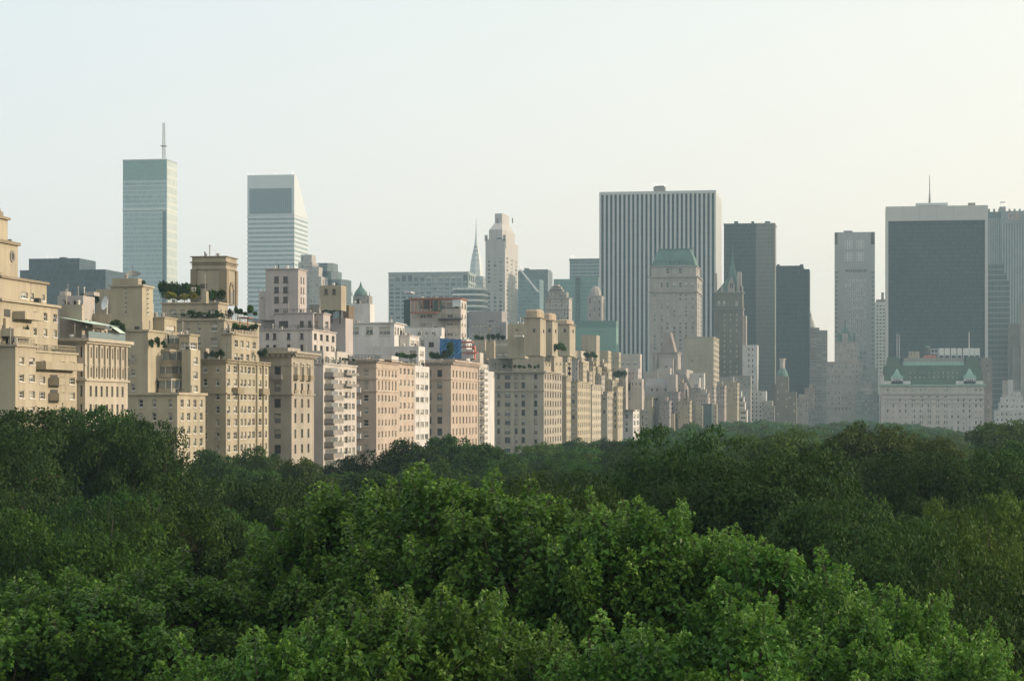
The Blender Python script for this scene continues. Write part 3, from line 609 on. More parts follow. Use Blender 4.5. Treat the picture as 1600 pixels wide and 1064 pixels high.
def turret(x0, xc, xr, yt, Y, ych, label):
    b = Bld('roof_turret', label, [TANW, ORANGE, DTAN], L0(xc, Y), cat='turret', near=True, glass=(1, 0, 0, 0))
    B = b.block(x0, xc, ych, Y=Y, xr=xr, yb=556, rows=[(516, 4.5, 'dark')], n=[((x0 + xc) / 2 + 3, 4)], w=[((xc + xr) / 2 + 1, 2)])
    zt = Zof(yt, B['X1'], Y); X0, X1, Y0, Y1 = B['X0'], B['X1'], B['Y0'], B['Y1']; c = 1.2; h = (zt - B['zt'])
    b.trim(B, ych, 1.0, .5, 'cornice', [DTAN]); mb = b.part('water_tank_housing', [ORANGE]); z = B['zt'] + .02
    o1 = [(X0 + c, Y0 + .4), (X1 - c, Y0 + .4), (X1 - .4, Y0 + c), (X1 - .4, Y1 - c), (X1 - c, Y1 - .4), (X0 + c, Y1 - .4), (X0 + .4, Y1 - c), (X0 + .4, Y0 + c)]
    mx_, my_ = (X0 + X1) / 2, (Y0 + Y1) / 2; mb.prism(o1, z, z + h * .75); mb.prism(o1, z + h * .75, z + h, 0, [(mx_ + (x - mx_) * .9, my_ + (y - my_) * .9) for x, y in o1]); b.done()
turret(819, 844, 853, 483, 700, 496, 'tallest orange turret housing a water tank on the tan corner building')
turret(848, 863, 871.5, 489, 740, 500, 'middle orange turret of three on the avenue roofs')
turret(869, 890, 899, 499, 790, 506, 'right-hand flat-topped tan turret of three on the avenue roofs')
b = Bld('rooftop_house', 'tan penthouse with a white awning left of the tallest turret', [CREAM2], L0(805, 720), cat='building', near=True)
A = b.block(793, 820, 506, Y=722, dp=8, yb=560, rows=[(516, 4)], n=[(807, 3), (814, 3)]); b.pbox(803, 817, 524, 526, 718, 3, 'awning', [FRW]); b.pbox(762, 765, 512, 535, 725, 1.5, 'chimney', [TANB]); b.done()

# --- smaller avenue houses receding
def avs(label, mats, xc, xr, yt, rows, w, n=None, wd=20, yb=None, sb=0, extra=(), x0=None, cn=True, **k):
    b = avb(label, mats, xc, near=False, **k); B = b.block(x0 or xc - 30, xc, yt, xr=xr, wd=wd, rows=rows, w=w, n=n, sb=sb)
    if cn: b.trim(B, yt - .5, 1.5, .5)
    for e in extra: Q = b.block(e[0], e[1], e[2], sb=e[3], xr=e[4], yb=e[5], wd=e[6] if len(e) > 6 else 12, rows=[(e[2] + 5, 4)], n=(2, .4), w=(3, .4), mi=len(b.mats) - 1); b.railing(Q, None, 1, RAIL, 'nw', 1.5)
    b.done(); return b
avs('buff avenue house just beyond the large tan corner building', [CREAM2, TANW], 885, 892, 588, RR(594, 12.8, 8, 6), (4, .4), extra=[(868, 884, 566, 4, 892, 590)])
avs('pale yellow avenue house with thin window columns and white sills', [CREAM, WLIME], 902.5, 923, 596, RR(603, 12.2, 8, 7), (7, .45, .4), n=[(895.5, 6)], extra=[(882, 905, 562, 5, 920, 598), (900, 908, 548, 9, 926, 564), (880, 893, 568, 9, 901, 598)])
avs('cream avenue house left of the dark-windowed ones', [WLIME, CREAM2], 925, 939, 601, RR(607, 11.6, 8, 6), (5, .45, .3), extra=[(908, 927, 572, 5, 940, 603), (903, 915, 560, 11, 928, 575)])
avs('grey-sided avenue house with one column of dark north windows', [GLIME, CREAM], 949, 957, 612, RR(622, 10.6, 6, 6), (3, .5), n=[(944, 4)], extra=[(925, 947, 586, 6, 955, 614), (928, 950, 575, 10, 960, 590)])
avs('buff twin-bay avenue house with black windows in its narrow side', [CREAM2, CREAM], 965, 973, 604, RR(616, 10, 6, 6), (3, .5), n=[(961, 3)], extra=[(940, 962, 590, 4, 968, 606)])
avs('pale grey avenue house under a round green roof garden', [WHITEW, WLIME], 989, 999, 613, RR(619, 10.5, 6, 7), (2, .6), n=[(979, 4)], extra=[])
avs('small yellow-grey avenue house with shadowed window bay, last along the park', [CREAM, WLIME], 1019, 1029, 621, RR(632, 10, 4, 6), (2, .4), n=[(1004, 2), (1010, 4)], extra=[])
b = Bld('elevator_tower', 'tan cube above the receding avenue roofs in front of the green office block', [TANW], L0(930, 900), cat='building'); b.block(908, 932, 523.5, Y=1010, xr=937); b.done()
b = Bld('rooftop_house', 'narrow brown-sided block right of the tan cube', [TANB, CREAM], L0(960, 960), cat='building'); b.block(955, 967, 550, Y=1080, xr=970, rows=RR(558, 9, 7, 4), n=(2, .25), w=(2, .4)); b.block(938, 950, 548, Y=1050, xr=955, rows=RR(553, 6, 3, 4), w=(2, .4), mi=1); b.done()
b = Bld('rooftop_house', 'pinkish stepped block above the round green roof garden', [PALE, PINKG], L0(985, 1080), cat='building', glass=(.3, .5, .2, 0)); b.block(976, 997, 576, Y=1085, xr=1003, yb=640, mi=1, rows=RR(583, 8, 6, 4), n=(4, .35), w=(2, .4)); b.block(962, 978, 575, Y=1070, dp=10, yb=640, rows=RR(582, 8, 6, 4), n=(3, .35)); b.block(985, 1003, 592, Y=1060, dp=10, yb=640, rows=[(600, 4)], n=(3, .4)); b.done()
b = Bld('office_building', 'pale grey low block with three wide windows under the striped tower', [PALE], L0(985, 1300), cat='office building', glass=(0, .4, 0, .6)); A = b.block(968, 1000, 553, Y=1300, xr=1003, yb=640, rows=[(567, 8)], n=[(973, 6), (982, 7), (992.5, 8)]); b.done()
PINKD = masonry('dull pinkish stone', (.47, .425, .395)); PALED = masonry('pale weathered stone', (.52, .48, .44)); WHITED = masonry('off-white weathered wall', (.68, .665, .65))
# ------------------------------------------------------------------ distant towers
def antenna(b, x, y0, y1, Y, r=.25, name='antenna', mat=None):
    X = Xof(x, Y); b.part(name, mat or [STEEL]).tube((X, Y, Zof(y0, X, Y)), (X, Y, Zof(y1, X, Y)), r, r * .4, 5)
def tower(name, label, mats, xc, Y, cat='skyscraper', **k): return Bld(name, label, mats, L0(xc, Y), cat=cat, **k)
SG = (.4, .4, .1, .1)
DBLUE = curtain('dark blue glass', (.035, .06, .075), (.045, .07, .085), 4, 1.6, .3, .15, .8, .35)
b = tower('office_tower', 'broad dark blue-green slab with stepped shoulders behind the left roofs', [DBLUE], 100, 1300)
b.block(31, 165, 421, Y=1300, dp=40); A = b.block(45, 124, 403.5, Y=1305, dp=30, yb=424); 
for x in (72, 77, 82): antenna(b, x, 404, 398, 1320, .2)
b.pbox(93, 102, 402, 404, 1310, 5); b.done()
# glass tower with mast
GL2 = curtain('pale green curtain wall', (.24, .35, .37), (.42, .50, .50), 4.1, 1.5, .30, .12, .35, .3); GL2T = curtain('green louvre crown', (.17, .29, .27), (.22, .34, .32), 2.0, 1.5, .3, .1, .2, .35)
GL2W = curtain('pale west curtain wall', (.36, .42, .40), (.50, .52, .48), 8.2, 1.5, .25, .1, .2, .3)
b = tower('glass_skyscraper', 'pale green glass skyscraper with lattice mast on its flat top', [GL2, GL2T, GL2W], 260, 1850)
A = b.block(192, 260.5, 281, Y=1850, xr=276.5); B2 = b.block(192, 260.5, 249, Y=1850, xr=276.5, yb=281, mi=1)
b.trim(B2, 248.5, 1.5, .3, 'cornice', [STEEL]); b.trim(A, 326.5, 1.2, .5, 'cornice', [FRW])
for i in range(22): b.trim(A, 284 + i * 8.7, .7, .2, 'floor_band', [plain('pale band', (.46, .53, .53))])
w = b.part('corner_strip', [GL2W]); w.box(A['X1'] - .02, A['X1'] + .12, A['Y0'] + 1, A['Y1'], 0, B2['zt'] - 1)
w = b.part('elevator_shaft', [plain('blue grey glass', (.12, .17, .19))]); w.box(Xof(254, 1850), Xof(259.5, 1850), 1849.75, 1850, 0, Zof(330, A['X1'], 1850))
X = Xof(256, 1860); z0, z1 = Zof(248, X, 1860), Zof(192, X, 1860); mb = b.part('mast', [GREYST])
for sx_ in (-1, 1):
    for sy_ in (-1, 1): mb.tube((X + sx_ * 1.1, 1860 + sy_ * 1.1, z0), (X + sx_ * .7, 1860 + sy_ * .7, z1), .22, .18, 4)
k = 0; z = z0
while z < z1 - 1.5: mb.tube((X - 1, 1859, z), (X + 1, 1859, z + 1.6), .15, .15, 4); mb.tube((X + 1, 1859, z + 1.6), (X - 1, 1859, z + 3.2), .15, .15, 4); z += 3.2
z = Zof(229, X, 1860); mb.box(X - 2.6, X + 2.6, 1857.5, 1862.5, z, z + .5)
b.done()
# slanted-top tower
ALU = masonry('pale aluminium', (.76, .81, .82), .06, .4, .02); RIB = curtain('ribbon glass', (.20, .27, .29), (.24, .3, .31), 4, 1.5, .1, .1, .4, .2)
b = tower('slanted_skyscraper', 'silver banded skyscraper with wedge-shaped sloping roof', [RIB, ALU], 459.5, 2275)
Y0 = 2275; X0, X1 = Xof(387, Y0), Xof(459.5, Y0); Y1 = Yof(480.8, X1); Yt = Yof(463, X1)
zt, zs = Zof(273, X1, Y0), Zof(343.5, X1, Y1); za = Zof(343, X1, Y0)
b.wall.box(X0, X1, Y0, Y1, 0, zs, 0)
cr = b.part('sloped_crown', [ALU]); n0 = len(cr.v)
cr.v += [(X0 - .3, Y0 - .3, zs), (X1 + .3, Y0 - .3, zs), (X1 + .3, Y1, zs), (X0 - .3, Y1, zs), (X0 - .3, Y0 - .3, zt), (X1 + .3, Y0 - .3, zt), (X1 + .3, Yt, zt), (X0 - .3, Yt, zt)]
for f in ((0, 1, 5, 4), (1, 2, 6, 5), (2, 3, 7, 6), (3, 0, 4, 7), (4, 5, 6, 7), (3, 2, 1, 0)): cr.f.append(tuple(n0 + i for i in f)); cr.m.append(0)
lv = b.part('louvre', [plain('dark louvre', (.15, .19, .22))]); lv.box(Xof(390, Y0), Xof(456, Y0), Y0 - .6, Y0 - .29, Zof(333.5, X1, Y0), Zof(294, X1, Y0))
fn = b.part('louvre_fin', [plain('louvre fin', (.24, .28, .30))])
for i in range(22): x = Xof(391.5 + i * 2.95, Y0); fn.box(x, x + .5, Y0 - .9, Y0 - .61, Zof(333.5, X1, Y0), Zof(294, X1, Y0))
z = zs - .5
while z > 60:
    bd = b.part('spandrel_band', [ALU]); bd.box(X0 - .5, X1 + .5, Y0 - .5, Y0 - .002, z - 2.7, z); bd.box(X1 + .002, X1 + .5, Y0, Y1, z - 2.7, z); z -= 5.06
for x in (387.5, 396, 431, 457): antenna(b, x, 273, 270 if x < 450 else 266, Y0 + 5, .25)
b.done()
# small cluster behind
b = tower('office_tower', 'white art deco tower with stepped shoulders behind the pinkish stucco tower', [PALED], 480, 1900, glass=SG)
b.block(466, 488, 410, Y=1900, dp=25, rows=RR(416, 8, 12, 5), n=(5, .5), w=(3, .5)); b.block(470, 487, 398, Y=1905, dp=15, yb=412, rows=[(404, 6)], n=(3, .4)); b.block(484, 502, 432, Y=1895, dp=25, rows=RR(438, 8, 8, 5), n=(4, .5)); b.block(486, 498, 417, Y=1899, dp=15, yb=434, rows=[(424, 6)], n=(3, .4)); b.done()
DGR = curtain('dark grey green glass', (.05, .075, .075), (.09, .12, .12), 3.6, 2, .35, .15, .7, .4)
b = tower('office_tower', 'dark faceted glass tower stepping down to the right behind the tan raised block', [DGR], 505, 2100)
X, Y = Xof(503, 2100), 2110
for xa, xb, y in ((490, 519, 411), (488, 525, 424), (492, 540, 437)):
    a, c = Xof(xa, Y), Xof(xb, Y); e = 5; b.wall.prism([(a + e, Y), (c - e, Y), (c, Y + e), (c, Y + 25), (a, Y + 25), (a, Y + e)], 0, Zof(y, X, Y))
b.done()
b = tower('domed_tower', 'small green dome with a thin spire and corner pinnacles above the white cube', [GREYST, COPPER], 564, 1200, cat='tower')
Y = 1200; X = Xof(564, Y); z = lambda y: Zof(y, X, Y); s = dep(X, Y) / F
b.block(551.5, 576.5, 462, Y=1195, dp=9, rows=[(469, 7)], n=(4, .4)); Yc = 1199.5
mb = b.part('dome', [COPPER]); mb.lathe(X, Yc, [(11 * s, z(462)), (10.5 * s, z(459)), (8.2 * s, z(455)), (5 * s, z(451)), (2.6 * s, z(448)), (2.0 * s, z(446)), (1.2 * s, z(444)), (.7 * s, z(441))], 12); mb.tube((X, Yc, z(446)), (X, Yc, z(440)), .4 * s, .1)
for sx_ in (-11.5, 11.5):
    for dy in (-4, 4): b.part('pinnacle', [GREYST]).ngon(X + sx_ * s, Yc + dy, 1.0 * s, 6, z(463), z(454), 0, .02)
b.done()
# grid office slab
GRID = masonry('pale concrete grid', (.42, .48, .47), .08)
b = tower('office_building', 'wide concrete grid office slab with a top row of tall dark openings', [GRID], 732, 2200, cat='office building', glass=(.3, .3, .1, .3))
A = b.block(607, 732, 425, Y=2200, xr=744, yb=441, rows=[(434, 10, 'plain')], n=(13, .76), w=(4, .7), d=1.2); 
A2 = b.block(607.1, 731.9, 441, Y=2200.2, xr=744.5, rows=RR(444.5, 6.4, 9, 3.8, 'plain'), n=(13, .72), w=(4, .7), d=1.0); b.trim(A, 424.5, 1, .4)
for x in (657, 668, 677): antenna(b, x, 425, 421, 2205, .2)
b.done()
STRW = masonry('white stripe', (.95, .96, .93), .06)
b = tower('office_building', 'low rounded office block striped in white bands in front of the steel spire', [DGR], 735, 1750, cat='office building')
Y = 1750; a, c = Xof(708, Y), Xof(752, Y)
def ro(e): return [(a - e, Y - e), (c - 6, Y - e), (c + e, Y + 5), (c + 2 + e, Y + 20), (a - e, Y + 20)]
X = c; b.wall.prism(ro(0), 0, Zof(450, X, Y))
for i in range(5): b.part('white_band', [STRW]).prism(ro(.35), Zof(452.5 + 9 * i, X, Y), Zof(449.5 + 9 * i, X, Y))
b.done()
# steel-crowned spire
CHR = plain('bright steel', (.40, .42, .42), .45, .2); Y = 3240; X = Xof(744, Y); s = dep(X, Y) / F; z = lambda y: Zof(y, X, Y)
b = tower('spired_skyscraper', 'slender skyscraper with tiered arched steel crown and needle spire', [masonry('pale grey brick', (.42, .42, .40))], 744, Y, glass=SG)
for (x0, x1, yt) in ((731, 757, 452), (734, 755, 432)): b.block(x0, x1, yt, Y=Y - 13 * s, dp=26 * s, rows=RR(yt + 4, 6, 8, 4), n=(7, .5), w=(4, .5))
cr = b.part('crown', [CHR]); prof = [(11.6, 432), (11.3, 424), (10.2, 415), (8.8, 407), (7.2, 399), (5.5, 392), (4.0, 386), (2.6, 379), (1.5, 370), (.9, 358), (.25, 342)]
cr.lathe(X, Y, [(r * s * .92, z(y)) for r, y in prof], 8)
for k, (r, y) in enumerate(prof[1:7]):
    w = b.part('crown_window', [FRD])
    for j in range(-2, 3):
        h = 3.2 - abs(j) * .8; xx = X + j * r * .3 * s; yy = Y - r * s * .9 - .3
        w.poly([(xx - .8 * s, yy, z(y + 1)), (xx + .8 * s, yy, z(y + 1)), (xx, yy + .6, z(y + 1 - h))])
b.done()
# octagonal topped tower
Y = 1937; LIM = masonry('warm grey limestone', (.62, .585, .56), .08)
b = tower('limestone_skyscraper', 'tall limestone tower with tapering shoulders and flat octagonal cap', [LIM], 789, Y, glass=(.3, .5, .1, .1))
A = b.block(758.5, 789, 374, Y=Y, xr=809.5, rows=RR(402.5, 6.3, 24, 3.8, 'plain'), n=[(764, 4), (773.5, 4.5), (782, 4.5)], w=(3, .4)); s = A['sc']
xm = (A['X0'] + A['X1']) / 2; ym = (A['Y0'] + A['Y1']) / 2; hx = (A['X1'] - A['X0']) / 2; hy = (A['Y1'] - A['Y0']) / 2
def oc(fx, fy, ch=.3):
    x, y = hx * fx, hy * fy; cxx, cyy = x * ch, y * ch
    return [(xm - x + cxx, ym - y), (xm + x - cxx, ym - y), (xm + x, ym - y + cyy), (xm + x, ym + y - cyy), (xm + x - cxx, ym + y), (xm - x + cxx, ym + y), (xm - x, ym + y - cyy), (xm - x, ym - y + cyy)]
z = lambda y: Zof(y, A['X1'], Y); mb = b.part('crown', [LIM]); mb.prism(oc(.92, .9), z(374), z(358)); mb.prism(oc(.92, .9), z(358), z(346), 0, oc(.56, .55)); mb.prism(oc(.5, .5), z(346), z(330.5))
w = b.part('crown_window', [GLS[3]]); xx = Xof(779, Y); w.box(xx - 4 * s, xx + 4 * s, ym - hy * .9 - .5, ym - hy * .9 + 5, z(388), z(371)); w.box(A['X1'] - .3, A['X1'] + .3, A['Y0'] + 2, A['Y0'] + 6, z(388), z(375))
for fx in (-1, -.86, .86, 1): b.part('pinnacle', [LIM]).box(xm + fx * hx - .8, xm + fx * hx + .8, A['Y0'], A['Y0'] + 2, z(376), z(367))
w = b.part('crown_louvre', [FRD])
for x0, x1 in ((771, 777), (795, 799)): w.box(Xof(x0, Y), Xof(x0 + 1.4, Y), ym - hy * .5 - .4, ym - hy * .5, z(346), z(338))
b.done()
# right of it
GT = curtain('green grey glass', (.09, .15, .16), (.13, .20, .20), 4, 3, .35, .12, .6, .3)
b = tower('glass_tower', 'dark glass tower with a slanted white edge beside the limestone skyscraper', [GT], 825, 2250); b.block(806, 843, 436, Y=2250, dp=30)
Y = 2249.5; mb = b.part('slanted_edge', [FRW]); q = lambda x, y: (Xof(x, Y), Y, Z_at(x, y, Y)); p0 = [q(812, 422), q(815, 422), q(845, 458), q(839, 456)]
mb.poly(p0); mb.poly([(x, y + 3, z) for x, y, z in reversed(p0)]); b.done()
b = tower('office_tower', 'blue-grey ribbed office tower with flat top behind the slanted glass edge', [DGR, GT], 850, 2500); b.block(809, 856, 422.5, Y=2500, dp=40); b.block(822, 856, 421, Y=2503, dp=30, yb=424); b.pbox(819, 826, 419, 423, 2510, 8); antenna(b, 812, 423, 411, 2510, .3); antenna(b, 814, 423, 413, 2510, .3); b.done()
b = tower('hotel', 'small ornate stone tower with stepped dark mansard cap behind the turrets', [PALED, GREYST], 870, 1250, cat='hotel', glass=SG)
A = b.block(852, 889, 466, Y=1250, dp=14, rows=RR(471, 6.5, 8, 4), n=(8, .42)); b.block(856, 885, 456, Y=1252, dp=10, yb=467, rows=[(461, 6)], n=(5, .5), mi=1); b.trim(A, 465, 1.2, .5); b.trim(A, 483, 1, .3, 'string_course')
z = lambda y: Zof(y, A['X1'], 1250); xm, ym = Xof(870, 1257), 1257; s = A['sc']; mb = b.part('mansard_roof', [GREYST])
for w2, y0, y1 in ((12, 457, 452), (9, 452, 447), (5, 447, 443)): mb.prism([(xm - w2 * s, ym - 4), (xm + w2 * s, ym - 4), (xm + w2 * s, ym + 4), (xm - w2 * s, ym + 4)], z(y0), z(y1), 0, [(xm - (w2 - 1.6) * s, ym - 3), (xm + (w2 - 1.6) * s, ym - 3), (xm + (w2 - 1.6) * s, ym + 3), (xm - (w2 - 1.6) * s, ym + 3)])
b.done()
GG = curtain('sea green glass', (.12, .25, .22), (.17, .30, .27), 4, 1.5, .3, .1, .3, .3)
b = tower('glass_tower', 'sea green glass office block behind the ornate stone tower', [GG], 930, 2000); b.block(865, 903, 436, Y=2000, dp=40); b.block(903, 935, 433, Y=2002, dp=40); b.pbox(899, 905, 433, 540, 1999, 3, 'dark_strip', [DGR]); b.done()
b = tower('office_tower', 'grey-green flat-topped office tower peeking over the sea green glass block', [curtain('grey band wall', (.09, .13, .14), (.25, .30, .29), 4, 8, .3, .04, .3, .4)], 910, 2350); A = b.block(890, 938, 404, Y=2350, dp=40); b.trim(A, 404, 3, .6, 'cornice', [DGR]); antenna(b, 893, 404, 399, 2355, .3); antenna(b, 896, 404, 397, 2355, .3); b.done()
b = tower('stone_tower', 'pinkish stone building with rounded gothic crown left of the striped tower', [PINKD, GREYST], 928, 1650, cat='tower', glass=SG)
A = b.block(918, 940, 462, Y=1650, dp=20, rows=[(470, 8), (483, 6), (492, 6)], n=(3, .35)); s = A['sc']; xm = Xof(930, 1658); b.part('crown', [PINKD]).lathe(xm, 1660, [(9.5 * s, A['zt']), (8.5 * s, Zof(455, xm, 1658)), (6 * s, Zof(450, xm, 1658)), (2 * s, Zof(447, xm, 1658))], 8); b.done()
b = tower('office_building', 'dull green flat office block behind the avenue roofs and tan cube', [plain('dull green panel', (.15, .27, .23)), plain('deep green panel', (.10, .19, .16))], 930, 1350, cat='office building', glass=(1, 0, 0, 0)); A = b.block(899, 963, 512, Y=1350, dp=30, rows=[(518, 3)], n=[(937, 2.5), (944, 2.5)], xr=966); b.block(899, 963, 501, Y=1350.0, xr=966, yb=512, mi=1); b.done()
LAV = masonry('lavender grey render', (.42, .40, .40)); 
b = tower('office_building', 'lavender grey blank block above a row of paired windows right of the renovation', [LAV], 792, 1100, cat='office building', glass=(.1, .4, .1, .4))
b.block(733, 784, 486, Y=1100, xr=792, rows=[(511, 6), (523, 6)], n=(7, .55, 1), w=(2, .5)); b.block(784, 791, 503, Y=1095, dp=8); b.pbox(763, 772, 500.5, 502, 1099.7, .3, 'vent', [FRD]); b.done()

# striped tower
Y = 1780; MARB = masonry('white marble', (.72, .73, .72), .05, .5, .03); GMG = curtain('dark striped glass', (.03, .05, .058), (.05, .07, .08), 3.9, 30, .18, .0, .7, .35, .25)
b = tower('striped_skyscraper', 'massive skyscraper of white vertical marble piers and dark glass', [GMG, MARB], 1118, Y)
X0, X1 = Xof(938, Y), Xof(1117.5, Y); Y1 = Yof(1126, X1); zt = Zof(297.5, X1, Y); zc = Zof(302, X1, Y)
b.wall.box(X0, X1, Y, Y1, 0, zc, 0); b.part('roof_band', [MARB]).box(X0 - .8, X1 + .8, Y - .8, Y1, zc, zt)
n = 26; st = (X1 - X0) / n
for i in range(n + 1):
    x = X0 + st * i; mb = b.part('pier', [MARB]); mb.prism([(x - .95, Y - .002), (x - .6, Y - 1.0), (x + .6, Y - 1.0), (x + .95, Y - .002)], 0, zc)
ny = max(3, int((Y1 - Y) / st))
for i in range(ny): y = Y + .2 + (Y1 - Y - 1) / ny * i; mb = b.part('pier', [MARB]); mb.box(X1 + .002, X1 + 1, y, y + (Y1 - Y) / ny * .78, 0, zc)
b.pbox(1021, 1039, 292, 297.5, Y + 8, 10, 'rooftop_block', [GREYST]); b.pbox(1023, 1038, 290.5, 291.5, Y + 8, 10, 'rooftop_block', [RAIL])
for x in (1022, 1026, 1038): antenna(b, x, 297, 287, Y + 10, .35)
b.done()
# hotel with green mansard
b = tower('hotel', 'pinkish grey hotel tower with green copper mansard in front of the striped skyscraper', [PINKD, TANW, COPPER], 1087, 1600, cat='hotel', glass=(.25, .35, .3, .1))
Y = 1600; cols = [(1023, 2.6), (1034, 2.6), (1043, 3.4), (1053.5, 3.4), (1063, 3.8), (1072, 3.4), (1082, 3.2)]
A = b.block(1015, 1089, 455, Y=Y, xr=1096, rows=RR(461, 6.4, 19, 3.8), n=cols, w=(2, .35)); 
A2 = b.block(1014.7, 1089.3, 432, Y=Y - .4, xr=1097, yb=455, rows=[(445, 8)], n=[(c, w + .6) for c, w in cols], w=(2, .4)); b.trim(A2, 431.5, 1.5, 1.1); b.trim(A, 455.5, 1.4, .9)
A3 = b.block(1017, 1088, 415, Y=Y + .5, xr=1094, yb=432, rows=[(423, 8)], n=[(1024, 3), (1043, 5), (1053.5, 5), (1063, 5), (1080, 3)], w=(2, .4)); b.trim(A3, 415, 1.3, .8)
z = lambda y: Zof(y, A3['X1'], Y); X0, X1, Y0, Y1 = A3['X0'], A3['X1'], A3['Y0'], A3['Y1']; s = A['sc']; mb = b.part('mansard_roof', [COPPER]); o_ = lambda e, f: [(X0 + e, Y0 + f), (X1 - e, Y0 + f), (X1 - e, Y1 - f), (X0 + e, Y1 - f)]
mb.prism(o_(1 * s, .5), z(415), z(400), 0, o_(6 * s, 3)); mb.prism(o_(6 * s, 3), z(400), z(389), 0, o_(11 * s, 5)); b.part('roof_crest', [COPPER]).prism(o_(10.5 * s, 4.6), z(389), z(387.5))
for x in (1029, 1082): b.part('finial', [COPPER]).ngon(Xof(x, Y), Y0 + 5, 1 * s, 6, z(389), z(384), 0, .02)
for i in range(9): x = 1025 + i * 7; b.pbox(x, x + 2.2, 407, 412, Y0 + .6, 3, 'dormer', [COPPER])
b.done()
b = tower('apartment_block', 'flat tan banded block with gridded west side standing before the green mansard hotel', [TANW, masonry('light tan band', (.56, .5, .4))], 1115, 1450, cat='apartment building', glass=(.4, .4, .2, 0))
A = b.block(1069, 1115, 526, Y=1450, xr=1123.5, rows=RR(531, 8.2, 13, 4.6), n=[(1081, 1.8)], w=(4, .7)); 
for i in range(13): b.trim(A, 535.5 + i * 8.2, 1.2, .2, 'floor_band', [masonry('light tan band', (.56, .5, .4))])
b.trim(A, 526, 1.2, .3); b.done()
# pointed hotel
b = tower('hotel', 'grey-brown hotel tower with pink gothic dormers and steep green needle roof', [masonry('taupe brick', (.21, .20, .17)), masonry('rose brick', (.36, .27, .25)), COPPER], 1150, 1680, cat='hotel', glass=(.3, .2, .5, 0))
Y = 1680; A = b.block(1116, 1160.5, 481, Y=Y, dp=20, rows=RR(492, 8.1, 15, 4), n=[(1132, 2), (1141.5, 2), (1151, 2)]); s = A['sc']; z = lambda y: Zof(y, A['X1'], Y)
A2 = b.block(1115.5, 1160, 456, Y=Y - .3, dp=20, yb=480, rows=[(474, 8)], n=[(1123, 3.5), (1131.5, 3.5), (1141, 3.5), (1151, 3.5)]); b.trim(A2, 456, 1.2, .7, 'cornice', [PINKD]); b.trim(A2, 481.5, 1.5, .9, 'cornice', [GREYST])
xm, ym = Xof(1143.5, Y), Y + 9; mb = b.part('spire_roof', [COPPER]); sq = lambda r: [(xm - r * s, ym - r * s), (xm + r * s, ym - r * s), (xm + r * s, ym + r * s), (xm - r * s, ym + r * s)]
mb.prism([(Xof(1119, Y), Y + 1), (Xof(1158, Y), Y + 1), (Xof(1158, Y), Y + 18), (Xof(1119, Y), Y + 18)], z(456), z(432), 0, sq(6)); mb.prism(sq(6), z(432), z(406), 0, sq(1.5)); mb.prism(sq(1.5), z(406), z(404), 0, sq(2)); mb.prism(sq(1.2), z(404), z(379), 0, sq(.1))
dm = b.part('gothic_dormer', [PINKD, FRD]); a, c = Xof(1137, Y), Xof(1148, Y); yy = Y - .2
dm.box(a, c, yy, yy + 4, z(456), z(446)); dm.prism([(a, yy), (c, yy), (c, yy + 4), (a, yy + 4)], z(446), z(432), 0, [((a + c) / 2 - .1, yy), ((a + c) / 2 + .1, yy), ((a + c) / 2 + .1, yy + 4), ((a + c) / 2 - .1, yy + 4)])
for x in (1140.5, 1143.5): b.pbox(x, x + 2, 443, 450, yy - .15, .15, mb=dm, mi=1)
for x0, x1, yt in ((1115.5, 1120, 427), (1151.5, 1158.5, 425), (1156, 1160.5, 447), (1126, 1130, 447)): b.pbox(x0, x1, yt, 457, Y + .2, 5, 'chimney', [PINKD])
b.block(1155, 1161, 484, Y=Y + 2, xr=None, dp=16, mi=1); b.pbox(1160, 1166, 493, 560, Y + 6, 12, 'wing', [PINKD]); b.done()
# dark towers
DK1 = curtain('bronze black glass', (.026, .034, .040), (.055, .062, .065), 4, 1.6, .25, .2, 1.1, .4, .25); DK1W = curtain('bronze gridded glass', (.10, .10, .085), (.15, .145, .12), 4, 1.5, .3, .3, .4, .4)
b = tower('glass_skyscraper', 'tall dark glass skyscraper with lighter brown gridded right half', [DK1, DK1W], 1180, 1995); A = b.block(1131, 1181, 349.5, Y=1995, dp=40); A2 = b.block(1181, 1210.5, 349, Y=1995, dp=40, mi=1); b.trim(A, 349, 1.5, .4, 'cornice', [FRD]); b.trim(A2, 348.5, 1.5, .5, 'cornice', [TANB])
for x0, x1 in ((1147, 1153), (1174, 1178), (1195, 1203)): b.pbox(x0, x1, 346, 349, 2005, 6)
b.part('edge_strip', [TANW]).box(A2['X1'] - .2, A2['X1'] + .5, 1994.6, 1996, 0, A2['zt']); b.done()
DK2 = curtain('black granite glass', (.022, .033, .041), (.036, .046, .054), 4, 1.6, .3, .2, 1.1, .45, .2)
b = tower('glass_skyscraper', 'plain dark slate skyscraper with a lower step on its right edge', [DK2], 1250, 1880); b.block(1212.5, 1255, 415, Y=1880, dp=40); b.block(1255, 1264.5, 420.5, Y=1882, dp=38); b.pbox(1214, 1218, 413, 415, 1885, 4); b.pbox(1250, 1255, 413, 415, 1885, 4); b.done()
GST = masonry('grey stripe stone', (.36, .36, .34))
b = tower('office_building', 'mid-height grey office block with close horizontal bands between dark tower and crown building', [GST], 1290, 1900, cat='office building', glass=(.6, .4, 0, 0)); A = b.block(1265, 1292.5, 516, Y=1900, dp=20, rows=RR(520.5, 5.0, 24, 2.3, 'plain'), n=[(1271, 9), (1280, 8), (1288, 6)]); b.block(1265, 1280, 512, Y=1903, dp=12, yb=517); b.done()
b = tower('stone_tower', 'little stepped stone cupola peeking right of the slate skyscraper', [PALED], 1268, 2300, cat='tower'); Y = 2300; X = Xof(1267, Y); s = dep(X, Y) / F; z = lambda y: Zof(y, X, Y)
